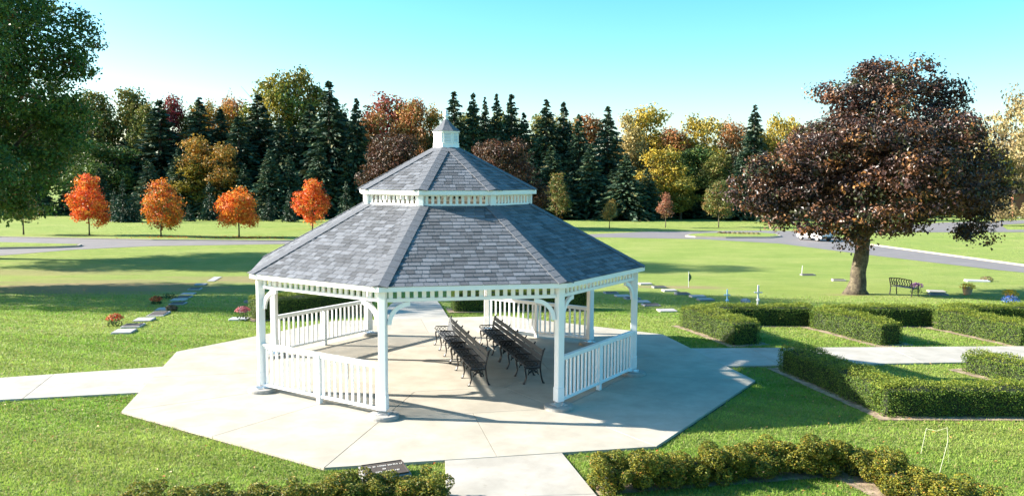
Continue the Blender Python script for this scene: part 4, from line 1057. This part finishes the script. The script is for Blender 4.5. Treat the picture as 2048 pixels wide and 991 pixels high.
# memorial plaque at the front edge
pq = empty('memorial_plaque', (-1.80, 11.52, 0), R(24)); tag(pq, 'slanted bronze memorial plaque on a grey stone base at the pad edge', 'plaque')
MB().add([(-.33, -.22, 0), (.33, -.22, 0), (.33, .22, 0), (-.33, .22, 0), (-.33, -.22, .10), (.33, -.22, .10), (.33, .22, .15), (-.33, .22, .15)],
         [(3, 2, 1, 0), (4, 5, 6, 7), (0, 1, 5, 4), (1, 2, 6, 5), (2, 3, 7, 6), (3, 0, 4, 7)]).build('stone_base', M_GRAN, pq, bevel=.008)
tilt = math.atan2(.05, .44)
TM = Matrix.Translation((0, 0, .134)) @ Matrix.Rotation(tilt, 4, 'X')
plq = MB().box((0, 0, 0), (.60, .40, .018), TM).build('bronze_plate', M_BRONZE, pq, bevel=.004)
MB().box((0, .196, .012), (.60, .012, .008), TM).box((0, -.196, .012), (.60, .012, .008), TM).box((.295, 0, .012), (.012, .38, .008), TM).box((-.295, 0, .012), (.012, .38, .008), TM).build('rim', M_BRONZE, plq)
rs = random.Random(2); lt = MB()
for yy, words, sc_, x0 in ((.095, (3, 2, 5, 6, 2), 1.0, -.24), (-.005, (2,), 1.0, -.03), (-.085, (5, 3, 4), 1.0, -.15)):
    x = x0
    for n in words:
        for _ in range(n):
            w = rs.choice((.014, .017, .019)); h = .034
            lt.box((x + w * .18, yy, .0115), (w * .3, h, .005), TM); lt.box((x + w * .55, yy + h * .5 * rs.choice((-.8, 0, .8)), .0115), (w * .45, h * .22, .005), TM)
            if rs.random() < .6: lt.box((x + w * .9, yy, .0115), (w * .25, h, .005), TM)
            x += w + .008
        x += .022
lt.build('lettering', M_LETTER, plq)

# bench on the lawn beside the purple maple
M_IRON2 = mat('weathered_iron', (.035, .03, .026), .5)
lb_ = empty('lawn_bench', (16.55, 35.0, gz(35.0)), R(-62)); lb_.scale = (.9, .9, .88); tag(lb_, 'dark iron bench with openwork back beside the purple maple trunk', 'bench')
def lf(x):
    mb = MB()
    mb.tube([(x, -.02, 0), (x, .02, .2), (x, .04, .42), (x, -.02, .62), (x, -.08, .84)], .028, 6)
    mb.tube([(x, .5, 0), (x, .46, .2), (x, .47, .42), (x, .46, .58)], .025, 6); mb.tube([(x, .04, .42), (x, .47, .42)], .018, 6)
    mb.tube([(x, -.01, .60), (x, .2, .64), (x, .42, .62), (x, .50, .55)], .018, 6); mb.tube([(x + .0, .25, .44)] + [(x, .25 + .07 * math.sin(a), .51 - .07 * math.cos(a)) for a in (1, 2, 3, 4, 5)], .01, 5)
    return mb
for x in (-.58, .58): lf(x).build('end_frame', M_IRON2, lb_)
for i in range(6): MB().box((0, .08 + i * .075, .43), (1.14, .055, .018)).build('seat_slat', M_IRON2, lb_)
MB().tube([(-.58, -.075, .83), (0, -.085, .87), (.58, -.075, .83)], .022, 6).tube([(-.58, .015, .52), (.58, .015, .52)], .018, 6).build('back_rail', M_IRON2, lb_)
for i in range(8):
    x = -.47 + i * .134
    MB().tube([(x - .03, .012, .52), (x + .035, -.02, .62), (x - .035, -.05, .74), (x + .03, -.078, .845)], .026, 5).build('back_bar', M_IRON2, lb_)

# ------------------------------------------------------------------ car and building
M_CARW = mat('white_car_paint', (.78, .78, .80), .25, spec=.6); M_GLASS = mat('dark_glass', (.02, .025, .03), .08, spec=.8)
M_TYRE = mat('tyre_rubber', (.015, .015, .015), .8); M_RIM = mat('alloy_rim', (.55, .55, .57), .3, metal=.8); M_BLACK = mat('black_plastic', (.02, .02, .022), .6); M_RED = mat('red_lens', (.45, .02, .02), .25)
car = empty('parked_car', (28.4, 77.6, gz(77.6) + .012), R(112)); car.scale = (.82, .82, .82); tag(car, 'white hatchback on the lane, half hidden behind the purple maple leaves', 'car')
prof = [(-2.05, .35), (-2.08, .75), (-1.98, 1.0), (-1.75, 1.42), (-1.2, 1.5), (0, 1.5), (.55, 1.32), (1.05, .98), (1.85, .82), (2.1, .62), (2.1, .32)]
cb = MB(); n = len(prof); rows = []
for s in (-1, 1):
    for x, z in prof: 
        w = .86 if z < 1.0 else .86 - (z - 1.0) * .36
        cb.v.append((x, s * w, z))
cb.f = [tuple(range(n)), tuple(range(2 * n - 1, n - 1, -1))] + [(i, n + i, n + (i + 1) % n, (i + 1) % n) for i in range(n)]
cb.build('body', M_CARW, car, bevel=.06)
MB().add([(-2.02, -.68, 1.0), (-2.02, .68, 1.0), (-1.80, .62, 1.38), (-1.80, -.62, 1.38)], [(0, 1, 2, 3)]).build('rear_window', M_GLASS, car, loc=(-.035, 0, .0))
for s in (-1, 1):
    MB().add([(-1.6, s * .868, 1.02), (.75, s * .868, 1.02), (.45, s * .735, 1.36), (-1.45, s * .735, 1.40)], [(0, 1, 2, 3)]).build('side_window', M_GLASS, car, loc=(0, s * .012, 0))
    for x in (-1.3, 1.3):
        wm = MB(); 
        vs_ = []; m_ = 18
        for q in (-.1, .1):
            for i in range(m_): a = 6.2832 * i / m_; vs_.append((x + .32 * math.cos(a), s * .80 + q, .32 + .32 * math.sin(a)))
        wm.add(vs_, [tuple(range(m_ - 1, -1, -1)), tuple(range(m_, 2 * m_))] + [(i, (i + 1) % m_, m_ + (i + 1) % m_, m_ + i) for i in range(m_)])
        w_ = wm.build('wheel', M_TYRE, car)
        rm = MB(); rm.add([(x + .21 * math.cos(6.2832 * i / 12), s * .907, .32 + .21 * math.sin(6.2832 * i / 12)) for i in range(12)], [tuple(range(12)) if s < 0 else tuple(range(11, -1, -1))]).build('rim', M_RIM, w_)
    MB().box((-2.06, s * .70, .88), (.08, .22, .2)).build('tail_light', M_RED, car, bevel=.02)
    MB().box((1.98, s * .62, .72), (.2, .3, .12)).build('headlight', M_GLASS, car, bevel=.02)
MB().box((-2.08, 0, .45), (.14, 1.64, .24)).build('rear_bumper', M_BLACK, car, bevel=.03)
MB().box((-2.09, 0, .82), (.03, .5, .12)).build('licence_plate', M_CWHITE, car)

M_BRICK = mat('red_brick', (.33, .135, .085), .9, noise=.15, nscale=3); M_ROOF = mat('brown_shingle', (.10, .075, .07), .9, noise=.2, nscale=2)
bd = empty('brick_building', (84, 152, gz(152))); tag(bd, 'low red brick building beyond the road behind the purple maple', 'building')
MB().box((-6, 0, 1.8), (20, 9, 3.6)).build('wall', M_BRICK, bd)
MB().add([(-16.6, -5, 3.6), (4.6, -5, 3.6), (4.6, 5, 3.6), (-16.6, 5, 3.6), (-13, 0, 5.6), (1, 0, 5.6)], [(0, 1, 5, 4), (1, 2, 5), (2, 3, 4, 5), (3, 0, 4), (3, 2, 1, 0)]).build('roof', M_ROOF, bd)
MB().box((7.4, -1, 2.0), (6.4, 10, 4.0)).build('gabled_wing', M_BRICK, bd)
MB().add([(3.8, -6.6, 3.9), (11, -6.6, 3.9), (7.4, -6.6, 6.2), (3.8, 4.6, 3.9), (11, 4.6, 3.9), (7.4, 4.6, 6.2)], [(0, 1, 2), (5, 4, 3), (0, 2, 5, 3), (2, 1, 4, 5), (1, 0, 3, 4)]).build('gable_roof', M_ROOF, bd)
for x in (-14, -11, -8, -2, 1):
    w_ = MB().box((x, -4.53, 1.9), (1.3, .10, 1.6)).build('window', M_CWHITE, bd); MB().box((x, -4.59, 1.9), (1.05, .04, 1.35)).build('pane', M_GLASS, w_)
MB().box((-5, -4.54, 1.25), (1.6, .12, 2.5)).build('door', M_CWHITE, bd)
flower(72.5, 140, .7, 1.3, [(.35, .06, .25, 3), (.2, .04, .16, 2)], 'magenta shrub in front of the brick building', name='flowering_shrub', n=260, sz=.18, cat='shrub')

# ------------------------------------------------------------------ turf blades near the camera, fallen leaves
rg = np.random.default_rng(99)
def field(x0, x1, y0, y1, dens):
    n = int((x1 - x0) * (y1 - y0) * dens); return np.stack([rg.uniform(x0, x1, n), rg.uniform(y0, y1, n)], 1)
P = np.concatenate([field(-8.6, 8.6, 9.3, 13, 2400), field(-11.5, 11.3, 13, 17, 1600), field(-14.3, 14.3, 17, 22, 900), field(-18, 18, 22, 28, 420), field(-22, 22, 28, 36, 150)])
ok = np.abs(P[:, 0]) < P[:, 1] * .635 + .3
PADBIG = [oc(k, RPAD + .012) for k in range(8)]
for poly in [PADBIG] + PATHS: ok &= ~inpoly(P, poly)
hp = np.zeros(len(P), bool)
for poly in HEDGE_POLYS + [bedR, bedL]: hp |= inpoly(P, poly)
ok &= ~(hp & (rg.random(len(P)) < .86))
thin = np.clip((36 - P[:, 1]) / 8, 0, 1); ok &= rg.random(len(P)) < thin
P = P[ok]; n = len(P)
z = np.interp(P[:, 1], BY, BZ)
far = np.clip((P[:, 1] - 10) / 20, 0, 1)
h = (.026 + .024 * rg.random(n)) * (1 - .15 * far); w = (.0045 + .004 * rg.random(n)) * (1 + 1.4 * far)
a = rg.random(n) * 6.283; ln = rg.normal(size=(n, 2)) * .022
B0 = np.stack([P[:, 0] - np.cos(a) * w, P[:, 1] - np.sin(a) * w, z], 1); B1 = np.stack([P[:, 0] + np.cos(a) * w, P[:, 1] + np.sin(a) * w, z], 1)
TP = np.stack([P[:, 0] + ln[:, 0], P[:, 1] + ln[:, 1], z + h], 1)
V = np.stack([B0, B1, TP], 1).reshape(-1, 3); F = np.arange(3 * n).reshape(-1, 3)
big = (np.sin(P[:, 0] * .9 + np.sin(P[:, 1] * .7) * 1.3) + np.sin(P[:, 1] * 1.3 + P[:, 0] * .35)) * .25 + .5 + rg.normal(size=n) * .22
big = np.clip(big, 0, 1)[:, None]
x_, y_ = P[:, 0], P[:, 1]
tuft = np.sin(11 * x_ + 2.3 * np.sin(7 * y_ + 1.1 * x_)) + np.sin(13 * y_ + 2.1 * np.sin(9 * x_ - 1.7 * y_)) + .8 * np.sin(23 * x_ + 19 * y_ + 3 * np.sin(4 * x_))
C = np.array([.158, .285, .034]) * (1 - big) + np.array([.285, .355, .070]) * big
C = C * (1 + .06 * tuft[:, None]); V.reshape(-1, 3, 3)[:, 2, 2] += h * .10 * tuft
C = C * (1 + rg.normal(size=(n, 1)) * .13); C *= (1 + .10 * np.sign(np.sin((P[:, :1] * .35 + P[:, 1:2]) * 5.2)) * (P[:, 1:2] > 0)); dry = rg.random(n) < .09; C[dry] = np.array([.30, .24, .11]) * (1 + rg.normal(size=(dry.sum(), 1)) * .15)
gm = np_mesh('grass', V, F, M_GRASSB, np.repeat(np.clip(C, .01, .6), 3, 0))
tag(link('grass', gm), 'short green lawn grass around the concrete pad', 'grass', kind='stuff')
# fallen leaves
P = np.concatenate([field(-10, 9, 9.5, 16, 3.0), field(-16, -7, 14, 34, 1.6), field(4, 16, 12, 24, 1.0), np.stack([rg.normal(-25.8, 2.2, 350) + 1.5, rg.normal(77.6, 1.0, 350)], 1), np.stack([rg.normal(-33.2, 2.0, 150) + 1.5, rg.normal(77.7, .9, 150)], 1)])
ok = np.ones(len(P), bool)
for poly in [PADBIG] + PATHS: ok &= ~inpoly(P, poly)
P = P[ok]; n = len(P); farm = P[:, 1] > 60
Q = np.stack([P[:, 0], P[:, 1], np.interp(P[:, 1], BY, BZ) + np.where(farm, .03, .045)], 1)
N = unit(n, rg) * .35 + np.array([0, 0, 1]); N /= np.linalg.norm(N, axis=1, keepdims=True)
c = palette_cols([(.40, .22, .06, 3), (.30, .16, .06, 3), (.50, .36, .16, 2), (.45, .12, .03, 1)], n, rg); c[farm] = palette_cols([(.55, .20, .03, 2), (.5, .12, .02, 1)], farm.sum(), rg)
tag(link('fallen_leaves', leaf_mesh('fallen_leaves', Q, N, np.where(farm, .16, .06), c, M_LEAF, rg)), 'scattered dry autumn leaves lying on the lawn', 'leaves', kind='stuff')
